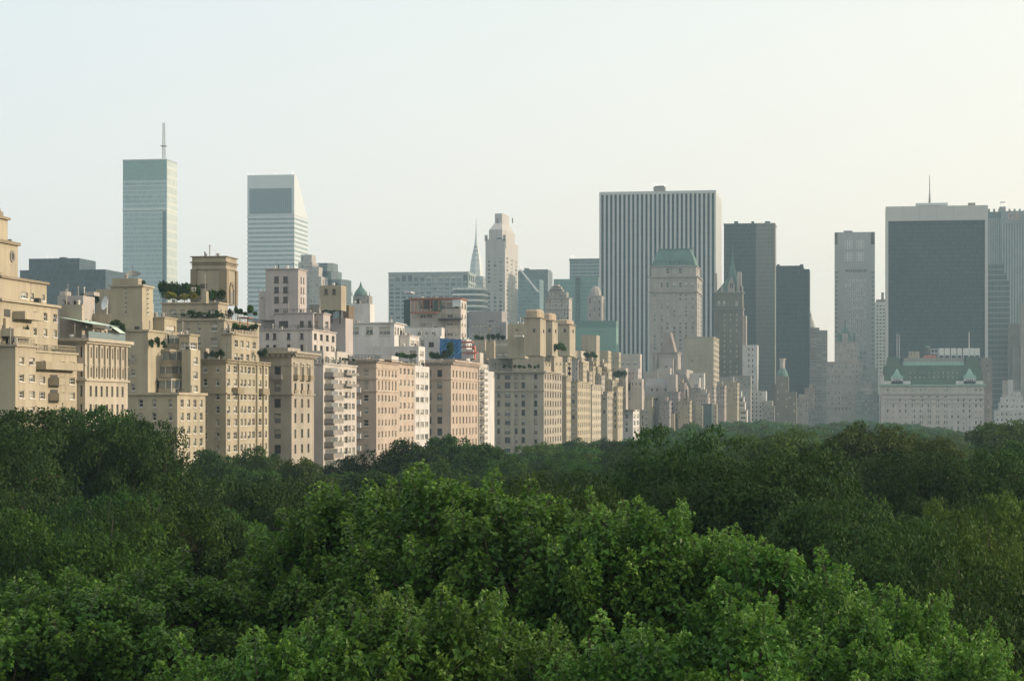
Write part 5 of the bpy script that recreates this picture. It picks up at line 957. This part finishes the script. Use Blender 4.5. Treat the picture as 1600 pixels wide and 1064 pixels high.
# penthouses and water-tank houses crowding the receding roofs
PM = [CREAM2, TANW, PALED, CREAM, WLIME, GLIME]
ADJ = ['cream', 'tan', 'pale', 'yellowish', 'off-white', 'grey']; WH = ['just right of the three orange turrets', 'left of the tan cube', 'under the tan cube', 'right of the tan cube', 'above the round green roof garden']
for i, (x0, xc, xr, yt, yb, sb) in enumerate(((879, 887, 893, 556, 600, 4), (886, 896, 902, 548, 604, 8), (893, 903, 909, 562, 604, 5), (899, 911, 917, 566, 606, 3), (907, 914, 920, 553, 606, 9), (912, 921, 926, 580, 610, 2), (916, 927, 933, 564, 606, 6), (924, 934, 939, 573, 612, 4), (931, 940, 945, 586, 616, 2), (935, 944, 950, 567, 614, 7), (941, 951, 956, 580, 618, 4), (947, 957, 961, 594, 622, 2), (950, 960, 965, 571, 618, 8), (956, 967, 971, 587, 622, 4), (962, 973, 978, 597, 626, 2), (968, 979, 984, 590, 628, 6), (984, 994, 998, 604, 630, 4), (992, 1003, 1007, 611, 632, 3), (1000, 1011, 1015, 606, 634, 6), (1010, 1020, 1024, 614, 636, 4))):
    b = Bld('penthouse', ADJ[i % 6] + (' penthouse with railing and tank hut', ' stepped penthouse with small windows', ' blank-sided lift house')[i % 3] + ' ' + WH[min(4, i // 4)], [PM[i % 6], PM[(i + 2) % 6], DTAN], (WL - sb, Yof(xc, WL - sb)), cat='penthouse', glass=(.5, .35, .1, .05))
    h = (yb - yt); B = b.block(x0, xc, yt, sb=sb, xr=xr, yb=yb, rows=RR(yt + 6, 8.5, max(1, int(h / 9)), 4.2), n=(2 + i % 2, .36), w=(2, .4)); b.trim(B, yt, .9, .35)
    if i % 3 != 2: b.block(x0 + 3, xc - 2, yt - 5 - i % 4, Y=B['Y0'] + 2, dp=5, yb=yt + 1, mi=1)
    if i % 2 == 0: b.railing(B, None, 1.1, RAIL, 'nw', 1.3)
    mb = b.part('roof_vent', [DTAN]); [mb.box(B['X1'] - 1.5 - k, B['X1'] - .9 - k, B['Y0'] + .6 + k, B['Y0'] + 1.2 + k, B['zt'], B['zt'] + .8 + .5 * k) for k in range(3)]
    b.done()
# ------------------------------------------------------------------ ground
def sheet(name, x0, x1, y0, y1, z, mat):
    mb = MB(); mb.poly([(x0, y0, z), (x1, y0, z), (x1, y1, z), (x0, y1, z)]); o = mb.build(name, mat, None, (0, 0, 0)); o['kind'] = 'structure'; return o
sheet('ground', -3300, 3300, -400, 4900, 0, masonry('park soil and grass', (.05, .07, .025), .3))
AS = masonry('asphalt', (.05, .05, .05)); CONC = masonry('pavement concrete', (.32, .31, .29))
sheet('road', WL + 6, WL + 22, 150, 1700, .008, AS); 
for nme, a, c in (('pavement', WL, WL + 6), ('pavement', WL + 22, WL + 26)):
    mb = MB(); mb.box(a, c, 150, 1700, -.1, .13); mb.build(nme, CONC, None, (0, 0, 0))['kind'] = 'structure'
mb = MB(); 
for k in range(170):
    for q in (11.3, 16.7): mb.box(WL + q, WL + q + .15, 150 + k * 9, 153 + k * 9, .009, .014)
mb.build('road', FRW, None, (0, 0, 0))['kind'] = 'structure'

# ------------------------------------------------------------------ foliage
rs = np.random.RandomState(11)
def unit(v): return v / np.maximum(np.linalg.norm(v, axis=-1, keepdims=True), 1e-6)
def leaves(c, ax, nrm, ln, wd, fold=0.25, kind='leaf'):
    """c base points, ax leaf axis, nrm leaf normal -> verts, faces; every leaf is its own small mesh island"""
    n = len(c); ax = unit(ax); sd = unit(np.cross(ax, nrm)); nr = np.cross(sd, ax)
    ln = ln[:, None]; wd = wd[:, None]
    if kind == 'leaf':       # broad pointed leaf folded along its midrib, tip drooping
        p = [c, c + ax * ln * .38 + sd * wd * .5 + nr * wd * fold, c + ax * ln * .42 - nr * ln * .02, c + ax * ln * .38 - sd * wd * .5 + nr * wd * fold, c + ax * ln * .92 - nr * ln * .22]
        v = np.stack(p, 1).reshape(-1, 3); b = np.arange(n)[:, None] * 5
        f = np.concatenate([b + [0, 1, 2], b + [1, 4, 2], b + [0, 2, 3], b + [2, 4, 3]], 1).reshape(-1, 3)
        return v, f
    p = [c - sd * wd * .3, c + ax * ln * .3 + sd * wd * .5, c + ax * ln + sd * wd * .08 - nr * ln * .15, c + ax * ln * .55 - sd * wd * .5]
    v = np.stack(p, 1).reshape(-1, 3); b = np.arange(n)[:, None] * 4
    return v, (b + [0, 1, 2, 3])
def mesh_np(name, v, f, mat):
    me = bpy.data.meshes.new(name); k = f.shape[1]
    me.vertices.add(len(v)); me.vertices.foreach_set('co', v.astype(np.float32).ravel())
    me.loops.add(f.size); me.loops.foreach_set('vertex_index', f.astype(np.int32).ravel())
    me.polygons.add(len(f)); me.polygons.foreach_set('loop_start', np.arange(0, f.size, k, dtype=np.int32)); me.update(calc_edges=True)
    me.materials.append(mat); return me
def rdir(n): return unit(rs.normal(size=(n, 3)))
def lobes(R, zc, zt, n, rr=(.28, .42), low=-.35):
    """clump centres spread through the crown: crown centre at zc, top at zt"""
    d = rdir(n); d[:, 2] = np.where(d[:, 2] < low, -d[:, 2], d[:, 2]); k = rs.uniform(.45, .78, n)[:, None]
    c = d * k * [R, R, zt - zc] + [0, 0, zc]; r = rs.uniform(*rr, n) * R
    c[:, 2] = np.minimum(c[:, 2], zt - r * .8); return c, r
def crown(name, R, zc, zt, nl, n, size, mat, rr=(.26, .42), up=.3, inner=.2, kind='quad', low=-.35, sub=7, sr=.30):
    """lobes, each carrying several leafy clumps; the leaves sit on the clumps' outer sides"""
    c, r = lobes(R, zc, zt, nl, rr, low); m = nl * sub; j = np.repeat(np.arange(nl), sub); d0 = rdir(m); d0[:, 2] = np.where(d0[:, 2] < -.3, -d0[:, 2], d0[:, 2])
    q = c[j] + d0 * (r[j] * rs.uniform(.7, 1.02, m))[:, None] * [1, 1, .85]; qr = r[j] * rs.uniform(.7, 1.3, m) * sr
    w = qr ** 2; k = rs.choice(m, n, p=w / w.sum()); d = unit(rdir(n) + d0[k] * .55 + [0, 0, .25])
    rad = rs.normal(1.0, .13, n); p = q[k] + d * (qr[k] * rad)[:, None] * [1, 1, .8]; p[:, 2] = np.minimum(p[:, 2], zt + .3)
    ni = int(n * inner); ii = rs.choice(nl, ni); p[:ni] = c[ii] + rdir(ni) * (r[ii] * rs.uniform(.3, .8, ni))[:, None]
    ax = unit(d * .5 + rdir(n) * .9 - [0, 0, .15]); nr = unit(d * .9 + rdir(n) * .45 + [0, 0, up]); s = size * rs.uniform(.6, 1.3, n)
    v, f = leaves(p, ax, nr, s, s * .7, kind=kind)
    return mesh_np(name, v, f, mat), c, r
def shooty(name, R, zc, zt, nl, ns, nlv, size, mat, low=-.2):
    """crown of upright leafy plumes with dark gaps between, for the trees close to the camera"""
    c, r = lobes(R, zc, zt, nl, (.24, .36), low); w = r ** 2; i = rs.choice(nl, ns, p=w / w.sum())
    d = rdir(ns); d[:, 2] = np.abs(d[:, 2]) * 1.0 - .15; d = unit(d); base = c[i] + d * (r[i] * rs.uniform(.8, 1.0, ns))[:, None]
    sdv = unit(d * .85 + np.array([.15, 0, .5]) + rdir(ns) * .5); L = rs.gamma(4, .14, ns) + .4; wdt = rs.uniform(.34, .72, ns); lng = rs.rand(ns) < .42; L = np.where(lng, rs.uniform(1.2, 2.1, ns), L); wdt = np.where(lng, wdt * .6, wdt); sdv = np.where(lng[:, None], unit(sdv + np.array([.1, 0, .5])), sdv)
    t = rs.uniform(0, 1, (ns, nlv)) ** .9; P = base[:, None] + sdv[:, None] * (L[:, None] * (t - .15))[..., None]
    # every plume is a few side twigs deep: leaves gather round them
    tw = rs.randint(0, 6, (ns, nlv)); ph = tw * 1.047 + rs.rand(ns, 1) * 6 + rs.normal(size=(ns, nlv)) * .22 + np.round(t * 3) * .9
    u = unit(np.cross(sdv, [0.3, .2, 1])); w_ = np.cross(sdv, u); o = u[:, None] * np.cos(ph)[..., None] + w_[:, None] * np.sin(ph)[..., None]
    rr_ = wdt[:, None] * (1 - t * .93) ** .45 * rs.uniform(.35, 1.05, (ns, nlv)) + .04; P = P + o * rr_[..., None]; P[..., 2] -= rr_ * .25
    ax = (o * .8 + sdv[:, None] * (.1 + .5 * t[..., None]) + np.array([0, 0, -.35]) * (1 - t[..., None]) + rs.normal(size=P.shape) * .3).reshape(-1, 3)
    nr = (o * .4 + np.array([0, 0, .85]) + rs.normal(size=P.shape) * .26).reshape(-1, 3)
    n = ns * nlv; s = size * rs.uniform(.65, 1.25, n) * (1.1 - .4 * t.ravel() ** 3)
    v, f = leaves(P.reshape(-1, 3), ax, nr, s, s * .95)
    m = n // 12; j = rs.choice(nl, m); q = c[j] + rdir(m) * (r[j] * rs.uniform(.3, .85, m))[:, None]; v2, f2 = leaves(q, rdir(m), unit(rdir(m) + [0, 0, .8]), np.full(m, size), np.full(m, size * .9))
    v = np.concatenate([v, v2]); f = np.concatenate([f, f2 + (len(f) // 4) * 5]); me = mesh_np(name, v, f, mat)
    at = me.attributes.new('young', 'FLOAT', 'POINT'); at.data.foreach_set('value', np.concatenate([np.repeat((t.ravel() ** 2 * rs.uniform(.2, .9, n)), 5), np.zeros(len(v2))]).astype(np.float32))
    return me, c, r, base, sdv, L
def limb(mb, a, b, r0, r1, k=7, n=4, wig=.25):
    a = np.array(a, float); b = np.array(b, float); L = np.linalg.norm(b - a); p = [a + (b - a) * i / n + (rs.normal(size=3) * wig * L * .12 if 0 < i < n else 0) for i in range(n + 1)]
    for i in range(n): mb.tube(p[i], p[i + 1], r0 + (r1 - r0) * i / n, r0 + (r1 - r0) * (i + 1) / n, k)
    return p
def trunk(zc, zt, c, r, r0=.38, twigs=None):
    mb = MB(); fork = zc * .62; p = limb(mb, (0, 0, -.3), (rs.normal() * .4, rs.normal() * .4, fork), r0, r0 * .7, 9, 4, .1); top = p[-1]
    hub = [np.array((top[0] + rs.normal() * 1.2, top[1] + rs.normal() * 1.2, zc + rs.uniform(-.5, 1.5))) for _ in range(5)]
    for h in hub: limb(mb, top, h, r0 * .55, r0 * .3, 7, 3)
    for i in range(len(c)):
        h = hub[int(np.argmin([np.linalg.norm(c[i] - q) for q in hub]))]; limb(mb, h, c[i], r0 * .26, r0 * .09, 5, 3)
        for k in range(3): limb(mb, c[i], c[i] + rdir(1)[0] * [1, 1, .8] * r[i] * .8 + [0, 0, r[i] * .2], r0 * .09, .015, 4, 2)
    if twigs is not None:
        for bs, sd, L, j in twigs: limb(mb, c[j], bs, .035, .02, 4, 2); mb.tube(bs, bs + sd * L * .9, .016, .006, 3)
    return mb
LM = dict(bright=leafmat('bright green leaves', (.010, .042, .007), (.082, .20, .030), .28, .2, .45, .5, (.17, .29, .045)), dark=leafmat('dark green leaves', (.009, .026, .006), (.046, .090, .016), .2, .08),
          olive=leafmat('olive green leaves', (.026, .056, .010), (.090, .135, .024), .28), mid=leafmat('mid green leaves', (.012, .038, .008), (.068, .132, .020), .25, .08),
          brown=leafmat('brownish green leaves', (.012, .036, .009), (.052, .105, .022), .22, .08), grey=leafmat('greyish green leaves', (.022, .045, .014), (.055, .085, .032), .25))
PRO = {}
def proto(key, H, R, zc, kind, n, size, nl, mat):
    tw = None
    if kind == 'shoot':
        me, c, r, bs, sd, L = shooty('crown', R, zc, H, nl, n, 190, size, mat); j = np.arange(len(bs))
        tw = [(bs[k], sd[k], L[k], int(np.argmin(np.linalg.norm(c - bs[k], axis=1)))) for k in j]
    else: me, c, r = crown('crown', R, zc, H, nl, n, size, mat)
    o = trunk(zc, H, c, r, .38, tw).build('trunk', BARK, None, (0, 0, 0)); tm = o.data; bpy.data.objects.remove(o)
    zz = np.empty(len(me.vertices) * 3, np.float32); me.vertices.foreach_get('co', zz)
    PRO[key] = dict(H=float(np.percentile(zz[2::3], 99.93)), R=R, crown=me, trunk=tm)
for i in range(3): proto(('fore', i), 23, 5.3, 17.5, 'shoot', 430, .185, 40, LM['bright'])
for m, k in (('dark', 2), ('brown', 2), ('olive', 1), ('mid', 2), ('grey', 1)):
    for i in range(k):
        proto((m, 'near', i), 20, 7.5, 12, 'quad', 70000, .20, 60, LM[m]); proto((m, 'mid', i), 20, 7.5, 12, 'quad', 26000, .34, 44, LM[m])
TREES = []
def tree(key, X, Y, H, R, label, group=None, rot=None):
    p = PRO[key]; r = empty('tree', (X, Y, 0), label, 'tree', group); r.rotation_euler = (0, 0, rnd.uniform(0, 6.28) if rot is None else rot)
    r.scale = (R / p['R'], R / p['R'], H / p['H'])
    for nm in ('trunk', 'crown'): o = bpy.data.objects.new(nm, p[nm]); COL.objects.link(o); o.parent = r
    TREES.append((X, Y, R)); return r
def key_for(m, Y): 
    n = {'dark': 2, 'brown': 2, 'mid': 2}.get(m, 1); return (m, 'near' if Y < 190 else 'mid', rnd.randrange(n))
# hero trees: x, top y, distance, radius, kind, label
HERO = [
 (800, 738, 64, 5.6, 'f', 'bright green broad-leaved tree with the highest leafy tips, centre foreground'),
 (1010, 778, 62, 4.6, 'f', 'bright green foreground tree with pointed tips just right of the central one'),
 (585, 754, 67, 5.0, 'f', 'bright green foreground tree with spiky tips below the dark clump left of centre'),
 (1215, 838, 60, 4.2, 'f', 'bright green foreground tree at right, in front of the big brown-green one'),
 (1400, 917, 50, 3.6, 'f', 'lowest bright green foreground tree near the right bottom edge'),
 (90, 902, 60, 5.2, 'f', 'bright green foreground tree filling the bottom left corner'),
 (330, 874, 66, 5.0, 'f', 'bright green foreground tree between the left corner and the spiky-tipped one'),
 (690, 912, 46, 4.2, 'f', 'bright green tree at the bottom centre, nearest to the viewer'),
 (470, 972, 44, 3.6, 'f', 'bright green tree low at the bottom, left of the nearest one'),
 (1060, 942, 45, 4.2, 'f', 'bright green tree low at the bottom, right of the nearest one'),
 (1480, 990, 47, 3.6, 'f', 'bright green foreground tree barely rising into the bottom right corner'),
 (60, 640, 165, 9, 'dark', 'dark tall elm with broad crown at the left edge against the cream tower'),
 (150, 637, 172, 8, 'dark', 'dark tall elm in front of the white pilastered building'),
 (212, 655, 165, 6.5, 'dark', 'dark elm whose crown slopes down before the terraced bay building'),
 (-15, 650, 150, 8, 'dark', 'dark tree cut by the left edge of the photo'),
 (285, 748, 112, 6.5, 'mid', 'rounded dull green tree mounded below the dark elms'),
 (110, 800, 88, 6.0, 'mid', 'dull green tree above the bottom left foreground'),
 (400, 745, 150, 7, 'dark', 'dark tree with brownish tips right of the rounded dull green one'),
 (330, 703, 300, 6.5, 'dark', 'dark tree at the foot of the tall tan building'),
 (398, 698, 320, 6.5, 'mid', 'green tree at the foot of the grey palazzo'),
 (470, 716, 290, 6.5, 'olive', 'olive tree in front of the white balconied building'),
 (545, 712, 330, 6, 'dark', 'dark tree left of the dark central clump'),
 (640, 688, 330, 8.5, 'dark', 'left half of the dark tall clump below the glass balcony tower'),
 (705, 680, 345, 9, 'dark', 'highest dark tree of the clump below the orange-lit house'),
 (762, 694, 320, 7.5, 'dark', 'right end of the dark clump below the large corner building'),
 (600, 742, 190, 6, 'dark', 'dark green tree behind the spiky-tipped foreground tree'),
 (690, 768, 130, 5, 'grey', 'greyish green tree behind the central bright foreground tree'),
 (845, 692, 480, 8.5, 'olive', 'olive green hazy tree below the large corner building'),
 (905, 685, 520, 10, 'grey', 'greyish rounded tree below the receding avenue houses'),
 (958, 685, 500, 8, 'grey', 'pale greyish tree left of the big brown-green group'),
 (1050, 668, 118, 5.5, 'brown', 'big brown-green tree, left peak of the large right-hand group'),
 (1140, 690, 112, 6.5, 'brown', 'big brown-green tree, middle of the large right-hand group'),
 (1235, 704, 108, 6.5, 'brown', 'big brown-green tree, right flank of the large right-hand group'),
 (1320, 752, 98, 5.5, 'brown', 'brown-green tree stepping down right of the large group'),
 (1225, 672, 260, 7.5, 'olive', 'olive rounded tree below the slate skyscraper'),
 (1350, 663, 240, 8.5, 'olive', 'yellowish green round tree below the grand hotel'),
 (1425, 676, 250, 7, 'olive', 'olive tree right of the yellowish round one'),
 (1285, 690, 200, 7, 'mid', 'mid green tree between the olive trees and the big brown-green group'),
 (1440, 706, 170, 7, 'dark', 'dark round tree right of the big brown-green group'),
 (1530, 700, 175, 8, 'dark', 'dark broad tree below the right end of the grand hotel'),
 (1588, 655, 420, 11, 'olive', 'olive tree hiding the foot of the white terraced house at the right edge'),
 (1600, 690, 210, 7, 'dark', 'dark tree cut by the right edge of the photo'),
 (1480, 784, 104, 4.6, 'olive', 'yellow-olive tree with knobbly crown at mid right'),
 (1570, 772, 108, 5, 'olive', 'yellow-olive tree at the right edge above the corner'),
 (1560, 845, 78, 4.6, 'mid', 'dull green tree below the yellow-olive ones at the right edge'),
 (1500, 900, 66, 4.2, 'brown', 'brown-green tree in the bottom right corner'),
 (1405, 812, 84, 4.5, 'brown', 'brown-green tree between the bright foreground and the yellow-olive trees'),
 (180, 770, 120, 6, 'dark', 'dark tree below the sloping elm'),
 (20, 770, 125, 6.5, 'dark', 'dark tree low at the left edge'),
 (880, 742, 100, 5, 'mid', 'mid green tree peeping right of the highest leafy tips'),
 (940, 735, 140, 6, 'brown', 'brown-green tree left of the big right-hand group'),
]
fi = 0
for x, y, Y, R, k, lab in HERO:
    X = Xof(x, Y); H = Zof(y, X, Y)
    if k == 'f': tree(('fore', fi % 3), X, Y, H, R, lab); fi += 1
    else: tree(key_for(k, Y), X, Y, H, R, lab)
# skyline of the tree tops in the photo
PX = [0, 100, 200, 240, 270, 300, 340, 400, 440, 500, 560, 600, 640, 700, 760, 800, 850, 900, 960, 1000, 1060, 1080, 1120, 1170, 1210, 1260, 1300, 1340, 1400, 1450, 1500, 1535, 1560, 1600]
PY = [642, 640, 655, 682, 712, 718, 706, 702, 714, 722, 714, 700, 688, 684, 692, 700, 692, 686, 682, 670, 656, 653, 658, 654, 652, 664, 657, 655, 658, 664, 674, 686, 670, 656]
# second profile: how high the fore and middle ground may rise
QX = [0, 230, 300, 460, 500, 620, 700, 780, 900, 1000, 1100, 1300, 1400, 1500, 1600]; QY = [800, 790, 760, 790, 800, 790, 790, 770, 770, 760, 730, 740, 770, 790, 790]
LAB = {'dark': 'dark green tree, one of the many that fill the park canopy', 'mid': 'mid green tree, one of the many that fill the park canopy', 'olive': 'olive-tinged tree, one of the many that fill the park canopy',
       'brown': 'brownish green tree, one of the many that fill the park canopy', 'grey': 'greyish green hazy tree, one of the many that fill the park canopy'}
def top_for(x, Y, h):
    X = Xof(x, Y); lim = np.interp(x, PX, PY) + (16 if Y < 330 else 9)
    if Y < 130: lim = max(lim, np.interp(x, QX, QY))
    elif Y < 300: lim = max(lim, (np.interp(x, QX, QY) * (300 - Y) + (np.interp(x, PX, PY) + 14) * (Y - 130)) / 170)
    return min(h, Zof(lim, X, Y))
cnt = 0; Y = 72.0
while Y < 440:
    step = 9.5 + Y * .012; X = Y * ray(-90); xr_ = Y * ray(1690)
    while X < xr_:
        jx, jy = X + rnd.uniform(-2.5, 2.5), Y + rnd.uniform(-3, 3); X += step * (1.0 if Y < 200 else 1.15)
        if jx < WL + 30: continue
        if any((jx - a) ** 2 + (jy - c) ** 2 < (min(R, 6) * .95) ** 2 for a, c, R in TREES): continue
        px = CX + F * tan(math.atan2(jx, jy) + TH); h = top_for(px, jy, rnd.uniform(16.5, 21.5)) - rnd.uniform(0, 3.2)
        if h < 9: continue
        if px > 1000: m = rnd.choices(['dark', 'mid', 'olive', 'brown'], (3, 3, 2, 3))[0]
        else: m = rnd.choices(['dark', 'mid', 'olive', 'grey'], (5, 4, 1.2, .8))[0]
        tree(key_for(m, jy), jx, jy, h, rnd.uniform(5.6, 7.4), LAB[m], m + ' trees filling the park'); cnt += 1
    Y += step * .85
print('filler trees', cnt)
# ------------------------------------------------------------------ the wood beyond: too many trees to count
def woods(name, seed, mat, sel):
    global rs
    V = []; Fc = []; nv = 0; Y = 440.0; r2 = random.Random(9)
    while Y < 1690:
        X = max(Y * ray(-40), WL + 30); xr_ = Y * ray(1660)
        while X < xr_:
            jx, jy = X + r2.uniform(-3, 3), Y + r2.uniform(-5, 5); X += r2.uniform(9, 14) * (1 + Y / 2500); kk = r2.random(); R = r2.uniform(5.5, 9); h0 = r2.uniform(15.5, 21)
            if not sel(kk): continue
            px = CX + F * tan(math.atan2(jx, jy) + TH); h = min(h0, Zof(np.interp(px, PX, PY) + r2.uniform(0, 5), jx, jy))
            if h < 8: continue
            n = int(3400 * 440 / Y + 900); sz = .62 * (Y / 440) ** .6
            nl = 14; d = rdir(nl); d[:, 2] = np.abs(d[:, 2]); c = d * rs.uniform(.3, .68, nl)[:, None] * [R, R, h * .34] + [jx, jy, h * .62]; r = rs.uniform(.26, .42, nl) * R; c[:, 2] = np.minimum(c[:, 2], h - r * .8)
            i = rs.choice(nl, n); d = rdir(n); d[:, 2] = np.where(d[:, 2] < -.3, -d[:, 2], d[:, 2]); p = c[i] + d * (r[i] * rs.normal(.95, .12, n))[:, None] * [1, 1, .85]
            s = sz * rs.uniform(.6, 1.3, n); v, f = leaves(p, unit(d * .6 + rdir(n)), unit(d + rdir(n) * .6 + [0, 0, .3]), s, s * .75, kind='quad'); V.append(v); Fc.append(f + nv); nv += len(v)
        Y += 17 + Y * .018
    me = mesh_np('woodland', np.concatenate(V), np.concatenate(Fc), mat); o = bpy.data.objects.new('woodland', me); COL.objects.link(o)
    tag(o, {'w0': 'hazy dark green woodland canopy stretching to the far end of the park', 'w1': 'paler olive tree crowns scattered through the far woodland canopy'}[seed], 'woodland', None, 'stuff'); print(name, nv)
woods('woodland', 'w0', LM['mid'], lambda k: k < .62); woods('woodland', 'w1', LM['olive'], lambda k: k >= .62)

# ------------------------------------------------------------------ rooftop planting
SH = []
for i, m in enumerate(('mid', 'dark', 'olive', 'mid')):
    me, c, r = crown('rooftop_shrub', 1.0, .7, 1.7, 9, 1500, .2, LM[m], (.35, .65), low=-.1, sub=4, sr=.5); SH.append(me)
YEL = leafmat('yellow flowering leaves', (.10, .13, .02), (.30, .26, .03), .2); me, c, r = crown('rooftop_shrub', 1.0, .6, 1.4, 9, 700, .26, YEL, (.35, .6), low=-.1); SH.append(me)
def shrub(x, yb, Y, w, h, k, label, group=None):
    X = Xof(x, Y); s = dep(X, Y) / F; o = bpy.data.objects.new('rooftop_shrub', SH[k]); COL.objects.link(o); o.location = (X, Y, Zof(yb, X, Y)); o.scale = (w * s / 2, w * s / 2, h * s / 1.6); o.rotation_euler = (0, 0, rnd.uniform(0, 6)); return tag(o, label, 'shrub', group)
def row(x0, x1, yb, Y, n, w, h, ks, label, group):
    for i in range(n): shrub(x0 + (x1 - x0) * (i + .5) / n + rnd.uniform(-1, 1), yb, Y + rnd.uniform(-.4, .4), w * rnd.uniform(.9, 1.7), h * rnd.uniform(.6, 1.35), rnd.choice(ks), label, group)
Yt = Yof(341, WL - 8)
row(258, 308, 471, Yt + 2, 6, 12, 14, [4], 'yellow-green flowering shrub in the roof garden left of the square tower', 'yellow roof garden shrubs')
row(250, 312, 471, Yt + 6, 7, 14, 21, [0, 1], 'green shrub at the back of the roof garden left of the square tower', 'green roof garden shrubs')
row(325, 350, 473, Yt + 1, 3, 10, 14, [1], 'dark green shrub at the foot of the square tower', 'shrubs at the tower foot')
row(282, 350, 497, Yof(350, WL - 6) + 1, 8, 7, 9, [1, 0], 'potted shrub on the long terrace under the roof garden', 'terrace shrubs')
row(356, 403, 497, Yof(350, WL - 6) + 10, 6, 8, 13, [0, 1, 2], 'terrace shrub near the rusty pergola', 'pergola shrubs')
row(362, 402, 520, Yof(362, WL - 3.5) + 2, 6, 9, 11, [1, 0], 'shrub hanging over the lit terrace of the tall tan building', 'lit terrace shrubs')
row(318, 350, 561, Yof(353, WL) + 2, 4, 6, 10, [1], 'dark shrub on the lower north terrace of the tall tan building', 'lower terrace shrubs')
row(404, 416, 561, Yof(353, WL) + 30, 2, 7, 12, [1], 'shrub at the far corner of the tall tan building terrace', 'far corner shrubs')
row(2, 30, 537, 279, 4, 7, 9, [1, 0], 'low dark shrub on the front terrace of the cream tower', 'front terrace shrubs')
row(232, 262, 545, 352, 3, 6, 7, [1], 'low planting between the sun rooms', 'low sun room planting')
row(300, 352, 498, Yof(350, WL - 6) + .6, 6, 8, 5, [0, 2], 'trailing green plant over the edge of the long terrace', 'trailing terrace plants')
row(32, 44, 536, 285, 3, 6, 20, [1, 0], 'climbing green shrub on the recessed terrace of the cream tower', 'cream tower shrubs')
shrub(151, 477, 398, 10, 16, 1, 'round dark shrub on the rooftop beside the white dish')
row(178, 192, 526, 352, 2, 10, 20, [0], 'green shrub at the end of the awning terrace', 'awning terrace shrubs'); row(128, 136, 519, 330, 1, 9, 14, [0], 'green shrub at the left end of the green white awning', None)
row(232, 262, 545, Yof(270, WL - 5) - 4, 3, 5, 14, [0], 'thin green climber between the curved sun rooms', 'sun room climbers'); row(221, 227, 447, 362, 2, 6, 9, [0], 'shrub tuft on the square tan roof block', 'square roof block shrubs'); row(196, 226, 514, 376, 4, 5, 6, [0], 'sparse shrub on the high terrace behind the sun rooms', 'high terrace shrubs')
row(620, 650, 563, 520, 5, 8, 9, [1, 0], 'low green shrub on the salmon brick roof', 'salmon roof shrubs'); row(672, 692, 563, 575, 3, 11, 12, [1], 'dark green shrub beside the blue sheeting', 'shrubs by the blue sheeting'); row(694, 706, 562, 580, 2, 10, 18, [1], 'taller dark shrub in front of the blue sheeting', 'tall shrubs by the sheeting')
row(742, 790, 533, 722, 6, 7, 8, [1], 'dark shrub on the terrace edge left of the turrets', 'terrace edge shrubs'); row(785, 846, 577, 668, 8, 4.5, 6, [1], 'small potted shrub behind the corner building parapet', 'parapet shrubs')
row(856, 884, 552, 745, 5, 8, 11, [1, 0], 'dark shrub at the foot of the orange turrets', 'turret foot shrubs'); row(975, 998, 613, 1085, 4, 12, 14, [1], 'dark green shrub in the round roof garden at the avenue end', 'round roof garden shrubs')
row(915, 934, 561, 900, 4, 8, 8, [1], 'dark shrub under the tan cube', 'shrubs under the tan cube'); row(962, 976, 592, 1000, 3, 7, 9, [1], 'dark shrub above the twin-bay avenue house', 'twin-bay house shrubs'); row(506, 525, 489, 470, 3, 5, 5, [1], 'low shrub on the terrace of the pinkish grey tower', 'pinkish tower shrubs')
row(488, 556, 566, 470, 8, 4, 5, [1, 0], 'low planter shrub on the white balconied building', 'planter shrubs')

# ------------------------------------------------------------------ haze
mb = MB(); mb.box(-3400, 3400, -500, 5000, -1, 330); hz = mb.build('haze', [], None, (0, 0, 0)); hz['kind'] = 'stuff'
m = bpy.data.materials.new('haze'); m.use_nodes = True; t = m.node_tree; t.nodes.remove(t.nodes['Principled BSDF'])
pv = t.nodes.new('ShaderNodeVolumePrincipled'); pv.inputs['Color'].default_value = (.58, .84, 1.0, 1); pv.inputs['Density'].default_value = 1.15e-4; pv.inputs['Anisotropy'].default_value = .0
t.links.new(pv.outputs[0], t.nodes['Material Output'].inputs['Volume']); hz.data.materials.append(m)
